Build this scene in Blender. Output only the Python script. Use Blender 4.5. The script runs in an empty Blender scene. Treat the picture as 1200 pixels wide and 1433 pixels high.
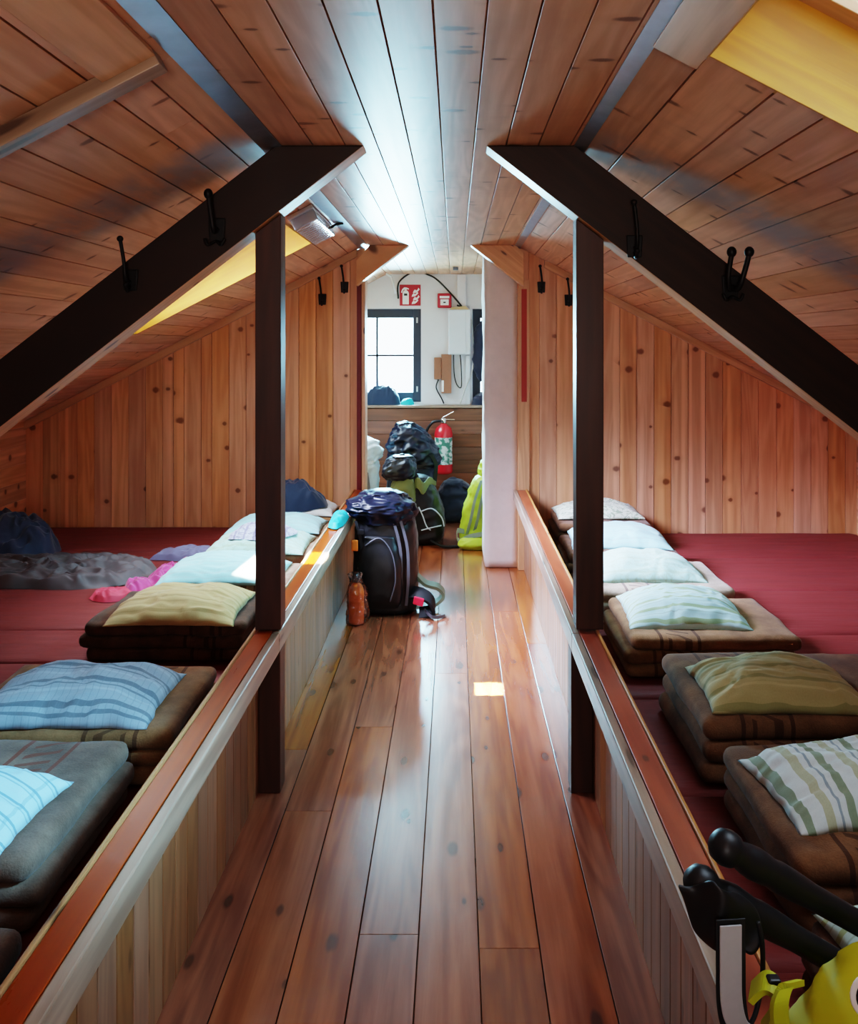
import bpy, bmesh, math, random
from mathutils import Vector, Matrix, noise
random.seed(7)
SC = bpy.context.scene
COL = SC.collection
PI = math.pi
OFF = {}          # object name -> world offset of its local frame
V = Vector

# ------------------------------------------------------------------ materials
class NT:
    def __init__(s, name):
        s.m = bpy.data.materials.new(name); s.m.use_nodes = True
        s.t = s.m.node_tree; s.n = s.t.nodes; s.l = s.t.links
        s.b = s.n['Principled BSDF']
    def new(s, kind, **kw):
        n = s.n.new(kind)
        for k, v in kw.items(): setattr(n, k, v)
        return n
    def put(s, sock, val):
        if hasattr(val, 'is_linked') or isinstance(val, bpy.types.NodeSocket): s.l.new(val, sock)
        else: sock.default_value = val
    def math(s, op, a, b=0.0, c=None, clamp=False):
        n = s.new('ShaderNodeMath', operation=op); n.use_clamp = clamp
        s.put(n.inputs[0], a); s.put(n.inputs[1], b)
        if c is not None: s.put(n.inputs[2], c)
        return n.outputs[0]
    def mix(s, f, a, b, blend='MIX'):
        n = s.new('ShaderNodeMix', data_type='RGBA', blend_type=blend)
        s.put(n.inputs[0], f); s.put(n.inputs[6], a); s.put(n.inputs[7], b)
        return n.outputs[2]
    def step(s, x, lo, hi, flip=False):
        n = s.new('ShaderNodeMapRange', interpolation_type='SMOOTHSTEP')
        s.put(n.inputs[0], x); n.inputs[1].default_value = lo; n.inputs[2].default_value = hi
        n.inputs[3].default_value = 1.0 if flip else 0.0; n.inputs[4].default_value = 0.0 if flip else 1.0
        return n.outputs[0]
    def noise(s, vec, scale, detail=4, rough=.5, dist=0.0):
        n = s.new('ShaderNodeTexNoise'); s.put(n.inputs['Vector'], vec)
        n.inputs['Scale'].default_value = scale; n.inputs['Detail'].default_value = detail
        n.inputs['Roughness'].default_value = rough; n.inputs['Distortion'].default_value = dist
        return n.outputs['Fac']
    def uv(s): return s.new('ShaderNodeTexCoord').outputs['UV']
    def objc(s): return s.new('ShaderNodeTexCoord').outputs['Object']
    def geo(s): return s.new('ShaderNodeNewGeometry').outputs['Position']
    def scale(s, vec, xyz):
        n = s.new('ShaderNodeVectorMath', operation='MULTIPLY'); s.put(n.inputs[0], vec); n.inputs[1].default_value = xyz
        return n.outputs[0]
    def sep(s, vec):
        n = s.new('ShaderNodeSeparateXYZ'); s.put(n.inputs[0], vec); return n.outputs
    def bump(s, h, strength=.3, dist=.01):
        n = s.new('ShaderNodeBump'); n.inputs['Strength'].default_value = strength; n.inputs['Distance'].default_value = dist
        s.put(n.inputs['Height'], h); s.l.new(n.outputs[0], s.b.inputs['Normal'])

def c4(c): return (c[0], c[1], c[2], 1.0)

def wood(name, light, dark, knot=(.06, .022, .01), rough=.45, spec=.5, broad=0.0, coat=0.0, var=.22, kd=.42, kscale=(3.2, 8.5), wear=0.0, band_and_stain=0.0, rv=.15, bump=.15):
    t = NT(name); uv = t.uv()
    at = t.new('ShaderNodeAttribute', attribute_name='rnd'); rnd = at.outputs['Fac']
    warp = t.noise(t.scale(uv, (1.3, 5, 1)), 1.0, 2)
    g1 = t.noise(t.scale(uv, (1.6, 26, 1)), 1.0, 6, .6, .35)
    rings = t.math('SINE', t.math('MULTIPLY', t.noise(t.scale(uv, (.55, 5.5, 1)), 1.0, 2, .5, .4), 55.0))
    g = t.math('ADD', t.math('MULTIPLY', g1, .8), t.math('MULTIPLY', rings, .09))
    g = t.step(g, .18, .68)
    col = t.mix(g, c4(dark), c4(light))
    if broad:
        bs = t.step(t.noise(t.scale(uv, (.22, 17, 1)), 1.0, 1), .5, .66)
        col = t.mix(t.math('MULTIPLY', bs, broad), col, c4([min(1, x*1.28) for x in light]))
    t.b.inputs['Specular IOR Level'].default_value = spec
    v = t.new('ShaderNodeTexVoronoi', voronoi_dimensions='2D'); t.put(v.inputs['Vector'], t.scale(uv, (kscale[0], kscale[1], 1))); v.inputs['Scale'].default_value = 1.0
    d = t.math('ADD', v.outputs['Distance'], t.math('MULTIPLY', t.math('SUBTRACT', g1, .5), .12))
    cs = t.sep(v.outputs['Color'])
    pres = t.math('LESS_THAN', cs[0], kd)
    size = t.math('MULTIPLY_ADD', cs[1], .08, .05)
    dd = t.math('DIVIDE', d, size)
    km = t.math('MULTIPLY', t.step(dd, .55, 1.25, True), pres)
    halo = t.math('MULTIPLY', t.step(dd, .8, 3.2, True), pres)
    col = t.mix(t.math('MULTIPLY', halo, .45), col, c4(dark))
    col = t.mix(t.math('MULTIPLY', km, .8), col, c4(knot))
    hs = t.new('ShaderNodeHueSaturation')
    t.put(hs.inputs['Value'], t.math('MULTIPLY_ADD', rnd, 2*var, 1-var))
    t.put(hs.inputs['Hue'], t.math('MULTIPLY_ADD', t.math('FRACT', t.math('MULTIPLY', rnd, 7.31)), .008, .496))
    t.put(hs.inputs['Saturation'], t.math('MULTIPLY_ADD', t.math('FRACT', t.math('MULTIPLY', rnd, 3.7)), .2, .92))
    t.put(hs.inputs['Color'], col); col = hs.outputs['Color']
    if band_and_stain:
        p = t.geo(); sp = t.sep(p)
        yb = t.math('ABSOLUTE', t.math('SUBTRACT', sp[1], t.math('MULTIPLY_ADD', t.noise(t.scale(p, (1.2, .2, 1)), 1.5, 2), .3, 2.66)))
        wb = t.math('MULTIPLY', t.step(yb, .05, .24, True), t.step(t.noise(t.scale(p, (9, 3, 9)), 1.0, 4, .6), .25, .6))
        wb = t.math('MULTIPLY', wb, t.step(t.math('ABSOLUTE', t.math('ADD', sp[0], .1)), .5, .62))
        col = t.mix(t.math('MULTIPLY', wb, .7), col, (.30, .33, .36, 1))  # grey-blue band across the slopes just ahead of the beams, broken by noise
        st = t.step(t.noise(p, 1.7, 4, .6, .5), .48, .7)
        col = t.mix(t.math('MULTIPLY', st, band_and_stain), col, c4([x*.45 for x in dark]))
    r = t.math('MULTIPLY_ADD', t.math('SUBTRACT', g1, .5), rv, rough)
    if wear:
        w = t.step(t.noise(t.geo(), 4.0, 5, .55, .3), .35, .75)
        r = t.math('ADD', r, t.math('MULTIPLY', w, wear))
        col = t.mix(t.math('MULTIPLY', w, .12), col, c4([x*.6 for x in dark]))
    t.put(t.b.inputs['Base Color'], col); t.put(t.b.inputs['Roughness'], r)
    t.b.inputs['Coat Weight'].default_value = coat; t.b.inputs['Coat Roughness'].default_value = .22
    t.bump(g1, bump, .003)
    return t.m

def plain(name, col, rough=.6, metal=0.0, var=.12, nscale=30, bump=0.0, sheen=0.0, spec=.5, coat=0.0, trans=0.0, emit=None):
    t = NT(name); n = t.noise(t.objc(), nscale, 4, .6)
    c = t.mix(n, c4([x*(1-var) for x in col]), c4([min(1, x*(1+var)) for x in col]))
    t.put(t.b.inputs['Base Color'], c); t.b.inputs['Roughness'].default_value = rough
    t.b.inputs['Metallic'].default_value = metal; t.b.inputs['Sheen Weight'].default_value = sheen
    t.b.inputs['Specular IOR Level'].default_value = spec; t.b.inputs['Coat Weight'].default_value = coat
    t.b.inputs['Transmission Weight'].default_value = trans
    if emit: t.b.inputs['Emission Color'].default_value = c4(emit[0]); t.b.inputs['Emission Strength'].default_value = emit[1]
    if bump: t.bump(n, bump, .004)
    return t.m

def thin_glass(name, tint=(.95, .98, 1), refl=.1, rough=.02):
    t = NT(name); t.n.remove(t.b)
    tr = t.new('ShaderNodeBsdfTransparent'); tr.inputs[0].default_value = c4(tint)
    gl = t.new('ShaderNodeBsdfGlossy'); gl.inputs['Roughness'].default_value = rough
    fr = t.new('ShaderNodeFresnel'); fr.inputs[0].default_value = 1.45
    f = t.math('ADD', t.math('MULTIPLY', fr.outputs[0], .8), refl - .04, clamp=True)
    mx = t.new('ShaderNodeMixShader'); t.put(mx.inputs[0], f); t.l.new(tr.outputs[0], mx.inputs[1]); t.l.new(gl.outputs[0], mx.inputs[2])
    t.l.new(mx.outputs[0], t.n['Material Output'].inputs[0])
    return t.m

def stripes(name, base, bands, axis=1, second=None, rough=.85, fine=None, leaf=None):
    """woven cloth: bands = [(period, offset, width, colour, strength)] along uv axis"""
    t = NT(name); uv = t.uv(); s = t.sep(uv)
    wob = t.math('MULTIPLY', t.math('SUBTRACT', t.noise(uv, 6, 2), .5), .012)
    col = c4(base)
    def band(col, ax, period, off, width, bc, st):
        f = t.math('FRACT', t.math('DIVIDE', t.math('ADD', t.math('ADD', s[ax], wob), off+10), period))
        m = t.math('LESS_THAN', t.math('ABSOLUTE', t.math('SUBTRACT', f, .5)), width/period/2)
        return t.mix(t.math('MULTIPLY', m, st), col, c4(bc))
    for b in bands: col = band(col, axis, *b)
    for b in (second or []): col = band(col, 1-axis, *b)
    if leaf:
        n = t.noise(t.scale(uv, (1, 1.6, 1)), 38, 3, .6, 1.5)
        col = t.mix(t.math('MULTIPLY', t.step(n, .52, .56), leaf[1]), col, c4(leaf[0]))
    n2 = t.noise(uv, 260, 2)
    col = t.mix(.12, col, n2, 'OVERLAY')
    t.put(t.b.inputs['Base Color'], col); t.b.inputs['Roughness'].default_value = rough
    t.b.inputs['Sheen Weight'].default_value = .2; t.b.inputs['Specular IOR Level'].default_value = .2
    t.bump(n2, .15, .001)
    return t.m

def blanket_mat(name, base, dark, bandcol, band_at=(.10, .2), motif=True):
    t = NT(name); uv = t.uv(); s = t.sep(uv)
    n = t.noise(t.objc(), 9, 4, .6); col = t.mix(t.step(n, .3, .7), c4(dark), c4(base))
    fz = t.noise(t.objc(), 220, 2)
    col = t.mix(.25, col, fz, 'OVERLAY')
    for a in band_at:
        m = t.math('LESS_THAN', t.math('ABSOLUTE', t.math('SUBTRACT', s[0], a)), .006)
        col = t.mix(t.math('MULTIPLY', m, .85), col, c4(bandcol))
    if motif and len(band_at) > 1:
        mid = (band_at[0]+band_at[1])/2; hw = abs(band_at[1]-band_at[0])/2*.62
        m = t.math('LESS_THAN', t.math('ABSOLUTE', t.math('SUBTRACT', s[0], mid)), hw)
        w = t.new('ShaderNodeTexWave', wave_type='BANDS', bands_direction='DIAGONAL'); t.put(w.inputs['Vector'], t.scale(uv, (1.0, 1.8, 1)))
        w.inputs['Scale'].default_value = 7; w.inputs['Distortion'].default_value = 3; w.inputs['Detail'].default_value = 1
        m2 = t.math('MULTIPLY', m, t.step(w.outputs['Fac'], .72, .8))
        col = t.mix(t.math('MULTIPLY', m2, .75), col, c4(bandcol))
    t.put(t.b.inputs['Base Color'], col); t.b.inputs['Roughness'].default_value = .95
    t.b.inputs['Sheen Weight'].default_value = .12; t.b.inputs['Sheen Roughness'].default_value = .5; t.b.inputs['Specular IOR Level'].default_value = .1
    t.bump(fz, .35, .003)
    return t.m

M = {}
M['floor'] = wood('varnished_floor_pine', (.43, .140, .056), (.25, .068, .027), (.08, .028, .014), rough=.2, var=.15, kd=.45, kscale=(3.2, 8), wear=.03, bump=.2, coat=.9)
M['ceil'] = wood('ceiling_pine', (.80, .47, .30), (.62, .33, .195), (.17, .07, .035), rough=.36, spec=.10, bump=.07, var=.12, kd=.58, kscale=(8.0, 3.4), band_and_stain=.22)
M['wall'] = wood('wall_pine', (.80, .435, .245), (.64, .305, .155), (.17, .05, .02), rough=.42, var=.13, kd=.40, kscale=(5.5, 4.6), broad=.65)
M['trim'] = wood('trim_pine', (.76, .44, .235), (.58, .30, .145), rough=.42, var=.08, kd=.2)
M['beam'] = wood('dark_beam_wood', (.042, .018, .011), (.026, .011, .007), (.02, .008, .005), rough=.55, var=.1, kd=.2)
M['post'] = wood('brown_post_wood', (.085, .032, .021), (.055, .021, .014), (.03, .01, .006), rough=.42, var=.06, kd=.15)
M['cap'] = wood('red_brown_varnished_wood', (.40, .085, .034), (.27, .05, .02), rough=.3, var=.08, kd=.15)
M['lip'] = wood('worn_pale_rail_wood', (.44, .31, .225), (.25, .165, .115), (.07,.04,.03), rough=.33, var=.05, kd=.4, kscale=(1.6, 12), coat=.08)
M['bead'] = wood('pale_bead_wood', (.60, .29, .13), (.4, .18, .07), rough=.4, var=.1, kd=.1)
M['wains'] = wood('rail_panel_pine', (.36, .165, .085), (.23, .098, .048), (.12,.05,.025), rough=.4, var=.2, kd=.35, coat=.08)
M['panel'] = wood('end_wall_panel_wood', (.26, .10, .05), (.15, .055, .028), rough=.45, var=.2, kd=.4)
M['sun_tinted_wood'] = wood('sun_tinted_reveal_wood', (.66, .33, .008), (.50, .21, .004), rough=.45, var=.1, kd=.35)  # yellow of the sunlight is put into the reveal wood's base colour
M['frame_dark'] = plain('dark_window_frame', (.035, .04, .06), .5)
M['steel'] = plain('galvanised_steel', (.42, .5, .6), .3, .9, .2, 14)
M['plaster'] = plain('white_plaster', (.76, .76, .79), .85, var=.06, nscale=6, bump=.25)
M['chimney'] = plain('rough_white_chimney_plaster', (.78, .70, .66), .9, var=.14, nscale=9, bump=.9)
M['dark'] = plain('dark_void', (.02, .014, .012), .9)
M['redpaint'] = plain('red_paint', (.40, .04, .025), .5)
M['darkred'] = plain('dark_red_paint', (.16, .015, .02), .5)
M['signred'] = plain('sign_red', (.45, .01, .03), .4, var=.03)
M['white'] = plain('sign_white', (.85, .85, .85), .5, var=.02)
M['black'] = plain('black_rubber', (.012, .012, .014), .45)
M['iron'] = plain('black_iron', (.014, .011, .011), .45, .3)
M['boxwhite'] = plain('white_enamel_box', (.72, .77, .82), .4, var=.02)
M['boxtan'] = plain('tan_box_top', (.55, .38, .2), .6)
M['boxbrown'] = plain('brown_plastic_box', (.33, .14, .08), .5)
M['cable_w'] = plain('pale_cable', (.6, .6, .58), .5)
M['chrome'] = plain('chrome', (.75, .75, .75), .2, 1.0)
M['extred'] = plain('extinguisher_red', (.62, .02, .03), .25, var=.03, coat=.4)
M['glass'] = thin_glass('window_glass')
M['lampcover'] = plain('clear_ribbed_lamp_cover', (.8, .85, .9), .12, trans=.55, var=.02, coat=.5)
M['orange'] = plain('orange_bottle', (.95, .20, .025), .35, var=.08)
M['plasticbag'] = thin_glass('thin_clear_plastic', (.93, .9, .9), .16, .12)

def mattress_mat():
    t = NT('maroon_mattress_cover'); p = t.geo()
    n = t.noise(t.scale(p, (1.2, 9, 3)), 2.2, 4, .6, .3)
    col = t.mix(n, (.150, .021, .017, 1), (.245, .050, .043, 1))
    t.put(t.b.inputs['Base Color'], col); t.b.inputs['Roughness'].default_value = .62
    t.b.inputs['Specular IOR Level'].default_value = .3
    t.bump(n, .35, .02); return t.m
M['mattress'] = mattress_mat()
M['platform'] = wood('platform_wood', (.3, .13, .06), (.16, .06, .03), rough=.6)

# ------------------------------------------------------------------ mesh builder
class MB:
    def __init__(s): s.v = []; s.f = []; s.uv = []; s.r = []; s.smooth = []
    def quadbox(s, pts, rnd=None, grain=None, smooth=False):
        """pts: 8 corners, index bits x=1 y=2 z=4 ; grain 0/1/2 = local axis along the wood grain"""
        pts = [V(p) for p in pts]
        L = [(pts[1]-pts[0]).length, (pts[2]-pts[0]).length, (pts[4]-pts[0]).length]
        if grain is None: grain = L.index(max(L))
        rnd = random.random() if rnd is None else rnd
        ou, ov = random.random()*40, random.random()*40
        b = len(s.v); s.v += pts
        others = [a for a in range(3) if a != grain]
        dirs = [(pts[1]-pts[0]), (pts[2]-pts[0]), (pts[4]-pts[0])]
        dirs = [d.normalized() if d.length > 1e-9 else V((1, 0, 0)) for d in dirs]
        for f in ((0, 4, 6, 2), (1, 3, 7, 5), (0, 1, 5, 4), (2, 6, 7, 3), (0, 2, 3, 1), (4, 5, 7, 6)):
            s.f.append([b+i for i in f]); s.r.append(rnd); s.smooth.append(smooth)
            for i in f:
                q = pts[i]-pts[0]
                s.uv.append((q.dot(dirs[grain])+ou, q.dot(dirs[others[0]])+q.dot(dirs[others[1]])+ov))
    def box(s, x0, x1, y0, y1, z0, z1, rnd=None, grain=None):
        s.quadbox([(x1 if i & 1 else x0, y1 if i & 2 else y0, z1 if i & 4 else z0) for i in range(8)], rnd, grain)
    def obox(s, o, ax, ay, az, rnd=None, grain=None):
        o, ax, ay, az = V(o), V(ax), V(ay), V(az)
        s.quadbox([o + (ax if i & 1 else V()) + (ay if i & 2 else V()) + (az if i & 4 else V()) for i in range(8)], rnd, grain)
    def prism(s, poly, y0, y1, rnd=None, axis='y', grain_dir=None):
        """poly [(x,z)...] extruded along y (or [(x,y)] along z, [(y,z)] along x)"""
        def P(a, b, e): return {'y': V((a, e, b)), 'z': V((a, b, e)), 'x': V((e, a, b))}[axis]
        rnd = random.random() if rnd is None else rnd
        gd = V(grain_dir or (0, 0, 1)).normalized(); ou, ov = random.random()*40, random.random()*40
        b = len(s.v); n = len(poly)
        s.v += [P(a, c, y0) for a, c in poly] + [P(a, c, y1) for a, c in poly]
        fs = [list(range(b, b+n)), list(range(b+2*n-1, b+n-1, -1))] + [[b+i, b+n+i, b+n+(i+1) % n, b+(i+1) % n] for i in range(n)]
        for f in fs:
            s.f.append(f); s.r.append(rnd); s.smooth.append(False)
            for i in f:
                p = s.v[i]; u = p.dot(gd); rest = p - gd*u
                s.uv.append((u+ou, rest.x+rest.y+rest.z+ov))
    def grid(s, P, nu, nv, UV=None, wrapu=False, wrapv=False, rnd=.5, smooth=True):
        b = len(s.v)
        for j in range(nv):
            for i in range(nu): s.v.append(V(P[j][i]))
        for j in range(nv if wrapv else nv-1):
            for i in range(nu if wrapu else nu-1):
                i2, j2 = (i+1) % nu, (j+1) % nv
                f = [(i, j), (i2, j), (i2, j2), (i, j2)]
                s.f.append([b+y*nu+x for x, y in f]); s.r.append(rnd); s.smooth.append(smooth)
                for k, (x, y) in enumerate(f):
                    if UV: s.uv.append(UV[y][x])
                    else:
                        xx = i+1 if k in (1, 2) else i; yy = j+1 if k in (2, 3) else j
                        s.uv.append((xx/nu, yy/nv))
    def fan(s, idx, centre, flip=False, rnd=.5, smooth=True):
        c = len(s.v); s.v.append(V(centre)); n = len(idx)
        for i in range(n):
            f = [idx[i], idx[(i+1) % n], c]
            if flip: f.reverse()
            s.f.append(f); s.r.append(rnd); s.smooth.append(smooth); s.uv += [(0, 0), (1, 0), (.5, 1)]
    def tube(s, pts, r, n=10, caps=True, rz=None):
        pts = [V(p) for p in pts]; rr = r if isinstance(r, (list, tuple)) else [r]*len(pts)
        up = None; rings = []
        for i, p in enumerate(pts):
            d = (pts[min(i+1, len(pts)-1)] - pts[max(i-1, 0)]).normalized()
            if up is None: up = d.orthogonal().normalized()
            up = (up - d*up.dot(d)); up = up.normalized() if up.length > 1e-6 else d.orthogonal().normalized()
            w = d.cross(up)
            rings.append([p + (up*math.cos(2*PI*k/n)+w*math.sin(2*PI*k/n))*rr[i] for k in range(n)])
        b = len(s.v); s.grid(rings, n, len(pts), wrapu=True)
        if caps:
            s.fan([b+k for k in range(n)], pts[0], True); e = b+(len(pts)-1)*n
            s.fan([e+k for k in range(n)], pts[-1])
    def ribbon(s, pts, width_dir, w, th=.003):
        pts = [V(p) for p in pts]; wd = V(width_dir).normalized()*w/2
        rings = []
        for i, p in enumerate(pts):
            d = (pts[min(i+1, len(pts)-1)] - pts[max(i-1, 0)]).normalized(); nn = d.cross(wd).normalized()*th/2
            rings.append([p-wd-nn, p+wd-nn, p+wd+nn, p-wd+nn])
        b = len(s.v); s.grid(rings, 4, len(pts), wrapu=True, smooth=False)
        s.fan([b+k for k in range(4)], pts[0], True, smooth=False); e = b+(len(pts)-1)*4; s.fan([e+k for k in range(4)], pts[-1], smooth=False)
    def lathe(s, prof, c, n=24, axis=(0, 0, 1)):
        a = V(axis).normalized(); u = a.orthogonal().normalized(); w = a.cross(u); c = V(c)
        rings = [[c + a*z + (u*math.cos(2*PI*k/n)+w*math.sin(2*PI*k/n))*max(r, 1e-4) for k in range(n)] for r, z in prof]
        b = len(s.v)
        UV = [[(k/n, z) for k in range(n)] for r, z in prof]
        s.grid(rings, n, len(prof), UV, wrapu=True)
        s.fan([b+k for k in range(n)], c+a*prof[0][1], True); e = b+(len(prof)-1)*n; s.fan([e+k for k in range(n)], c+a*prof[-1][1])
    def ball(s, c, r, n=14, sq=(1, 1, 1)):
        c = V(c); rings = []
        for j in range(1, n):
            th = PI*j/n; rings.append([c+V((r*sq[0]*math.sin(th)*math.cos(2*PI*k/(2*n)), r*sq[1]*math.sin(th)*math.sin(2*PI*k/(2*n)), -r*sq[2]*math.cos(th))) for k in range(2*n)])
        b = len(s.v); s.grid(rings, 2*n, n-1, wrapu=True)
        s.fan([b+k for k in range(2*n)], c-V((0, 0, r*sq[2])), True); e = b+(n-2)*2*n; s.fan([e+k for k in range(2*n)], c+V((0, 0, r*sq[2])))
    def rbox(s, c, size, r, n=(14, 14, 5), fn=None, uvax=(0, 1), rnd=.5):
        """rounded box as a grid cube pushed on to its rounded hull; fn(p)->p warps it"""
        c = V(c); h = V(size)/2
        faces = [(0, 1, 2, 1), (0, 1, 2, -1), (1, 2, 0, 1), (1, 2, 0, -1), (2, 0, 1, 1), (2, 0, 1, -1)]
        for a, bb, k, sg in faces:
            na, nb = n[a], n[bb]; P = []; UV = []
            for j in range(nb+1):
                row = []; ur = []
                for i in range(na+1):
                    p = V((0, 0, 0)); p[a] = (2*i/na-1)*h[a]; p[bb] = (2*j/nb-1)*h[bb]; p[k] = sg*h[k]
                    q = V([max(-h[m]+r, min(h[m]-r, p[m])) for m in range(3)])
                    d = p-q; p2 = q + (d.normalized()*r if d.length > 1e-9 else d)
                    ur.append((p[uvax[0]]+h[uvax[0]], p[uvax[1]]+h[uvax[1]]))
                    w = c+p2; row.append(fn(w) if fn else w)
                if sg < 0: row.reverse(); ur.reverse()
                P.append(row); UV.append(ur)
            s.grid(P, na+1, nb+1, UV, rnd=rnd)
    def build(s, name, mat, parent=None, bevel=0, weld=0, thing=False):
        me = bpy.data.meshes.new(name)
        off = V(OFF.get(parent.name, (0, 0, 0))) if parent else V((0, 0, 0))
        if parent is None and thing:
            xs = [p.x for p in s.v]; ys = [p.y for p in s.v]; zs = [p.z for p in s.v]
            off = V(((min(xs)+max(xs))/2, (min(ys)+max(ys))/2, min(zs)))
        me.from_pydata([tuple(p-off) for p in s.v], [], s.f)
        uvl = me.uv_layers.new(name='UVMap')
        k = 0
        for poly in me.polygons:
            for li in poly.loop_indices: uvl.data[li].uv = s.uv[k]; k += 1
        a = me.attributes.new('rnd', 'FLOAT', 'FACE'); a.data.foreach_set('value', s.r)
        me.polygons.foreach_set('use_smooth', s.smooth)
        me.materials.append(mat)
        o = bpy.data.objects.new(name, me); COL.objects.link(o)
        if weld:
            bm = bmesh.new(); bm.from_mesh(me); bmesh.ops.remove_doubles(bm, verts=bm.verts, dist=weld); bmesh.ops.recalc_face_normals(bm, faces=bm.faces); bm.to_mesh(me); bm.free()
        else:
            bm = bmesh.new(); bm.from_mesh(me); bmesh.ops.recalc_face_normals(bm, faces=bm.faces); bm.to_mesh(me); bm.free()
        if bevel:
            m = o.modifiers.new('bevel', 'BEVEL'); m.width = bevel; m.segments = 2; m.limit_method = 'ANGLE'
        if parent: o.parent = parent
        elif thing: o.location = off
        OFF[o.name] = off
        return o

def thing(name, label, cat, loc, group=None):
    o = bpy.data.objects.new(name, None); COL.objects.link(o); o.location = loc; o.empty_display_size = .05
    OFF[o.name] = V(loc); return tag(o, label, cat, group)
def tag(o, label, cat, group=None):
    o['label'] = label; o['category'] = cat
    if group: o['group'] = group
    return o
def struct(o): o['kind'] = 'structure'; return o
def root(name, loc=(0, 0, 0)):
    o = bpy.data.objects.new(name, None); COL.objects.link(o); o.location = loc; OFF[o.name] = V(loc); return struct(o)

def spline(pts, n=8):
    pts = [V(p) for p in pts]; out = []
    for i in range(len(pts)-1):
        p0, p1, p2, p3 = pts[max(i-1, 0)], pts[i], pts[i+1], pts[min(i+2, len(pts)-1)]
        for k in range(n):
            t = k/n
            out.append(.5*((2*p1)+(p2-p0)*t+(2*p0-5*p1+4*p2-p3)*t*t+(3*p1-p0-3*p2+p3)*t**3))
    out.append(pts[-1]); return out

def ridged(p, f): return 1-abs(noise.noise(V(p)*f))*2
def fbm(p, f): return noise.noise(V(p)*f)+.5*noise.noise(V(p)*f*2.1)+.25*noise.noise(V(p)*f*4.3)

# ------------------------------------------------------------------ dimensions
XL, XR = -.595, .40           # edges of the flat ceiling
CZ = 2.17; SL = .52           # ceiling height, roof pitch
KL, KR = -2.88, 2.70          # knee walls
Y0, YW, YE = -1.6, 6.0, 8.26  # rear, partition, end wall
ML, MR = .30, .26             # mattress tops
def roofL(x): return CZ + SL*(x - (XL-.03))
def roofR(x): return CZ - SL*(x - (XR+.03))
SKY = {  # skylights: (side, x0, x1, y0, y1)
    1: ('L', -1.78, -.80, 3.86, 5.0), 2: ('R', .535, 1.35, .95, 1.89),
    3: ('R', .68, 1.2, 3.69, 4.15), 4: ('L', -1.78, -.80, 6.5, 7.6)}  # far R skylight is added, hidden by the beam, to light left pillows

# ------------------------------------------------------------------ floor
mb = MB(); x = .06-.152*21
while x < 2.9:
    ys = [Y0]; yy = Y0 + random.uniform(.6, 3)
    i = round((x-.06)/.152)
    if i == -2: ys += [2.28, 5.1]
    elif i == 0: ys += [2.227, 6.3]
    else:
        yy = {-1: .3, 1: .9, 2: 1.2, -3: .6}.get(i, yy)
        while yy < YE-.4: ys.append(yy); yy += random.uniform(2.9, 4.2)
    ys.append(YE+.02); ys = sorted(ys)
    for a, b in zip(ys[:-1], ys[1:]): mb.box(x+.0015, x+.1505, a+.001, b-.001, -.03, 0)
    x += .152
mb.box(-3.1, 2.95, Y0, YE+.1, -.06, -.031, .5)
floor = struct(mb.build('floor', M['floor'], bevel=.0007))

# ------------------------------------------------------------------ ceilings
mb = MB(); x = -.043-.107*6
while x < XR+.02:
    a, b = max(x, XL-.03), min(x+.107, XR+.03)
    if b-a > .01: mb.box(a+.002, b-.002, Y0, YE, CZ, CZ+.02, grain=1)
    x += .107
mb.box(XL-.1, XR+.1, Y0, YE, CZ+.021, CZ+.06, .2)
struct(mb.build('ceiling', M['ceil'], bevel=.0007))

def slope(side):
    sx = -1 if side == 'L' else 1
    xa = XL-.03 if side == 'L' else XR+.03
    xb = KL-.1 if side == 'L' else KR+.1
    ops = [(min(abs(o[1]-xa), abs(o[2]-xa)), max(abs(o[1]-xa), abs(o[2]-xa)), o[3], o[4]) for o in SKY.values() if o[0] == side]
    cuts = sorted(set([0, abs(xb-xa)] + [c for o in ops for c in o[:2]]))
    strips = []
    for a, b in zip(cuts[:-1], cuts[1:]):
        n = max(1, round((b-a)/.104)); strips += [(a+(b-a)*i/n, a+(b-a)*(i+1)/n) for i in range(n)]
    mb = MB(); nrm = V((sx*SL, 0, 1)).normalized()
    P = lambda d, y: V((xa+sx*d, y, CZ-SL*d))
    for d0, d1 in strips:
        segs = [(Y0, YE)]
        for o in ops:
            if d0 > o[0]-1e-6 and d1 < o[1]+1e-6:
                segs = [q for a, b in segs for q in ((a, min(b, o[2])), (max(a, o[3]), b)) if q[1]-q[0] > .01]
        for a, b in segs:
            js = [a]; y = a+random.uniform(.5, 3.5)
            while y < b-.5: js.append(y); y += random.uniform(2.5, 4)
            js.append(b)
            for j0, j1 in zip(js[:-1], js[1:]):
                g = .002
                mb.obox(P(d0+g, j0+.0007), P(d1-g, j0)-P(d0+g, j0), V((0, j1-j0-.0014, 0)), nrm*.02, grain=1)
            mb.obox(P(d0-.002, a)+nrm*.021, P(d1+.004, a)-P(d0, a), V((0, b-a, 0)), nrm*.03, .1)
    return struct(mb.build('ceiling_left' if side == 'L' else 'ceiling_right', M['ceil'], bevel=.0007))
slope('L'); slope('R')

# steel strips in the two creases
mb = MB(); mb.obox((XL-.045, Y0, CZ-.016), (.065, 0, .012), (0, YW-Y0, 0), (0, 0, .002)); struct(mb.build('trim_1', M['steel']))
mb = MB(); mb.obox((XR-.004, Y0, CZ-.004), (.04, 0, -.012), (0, YW-Y0, 0), (0, 0, .002)); struct(mb.build('trim_2', M['steel']))
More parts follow.
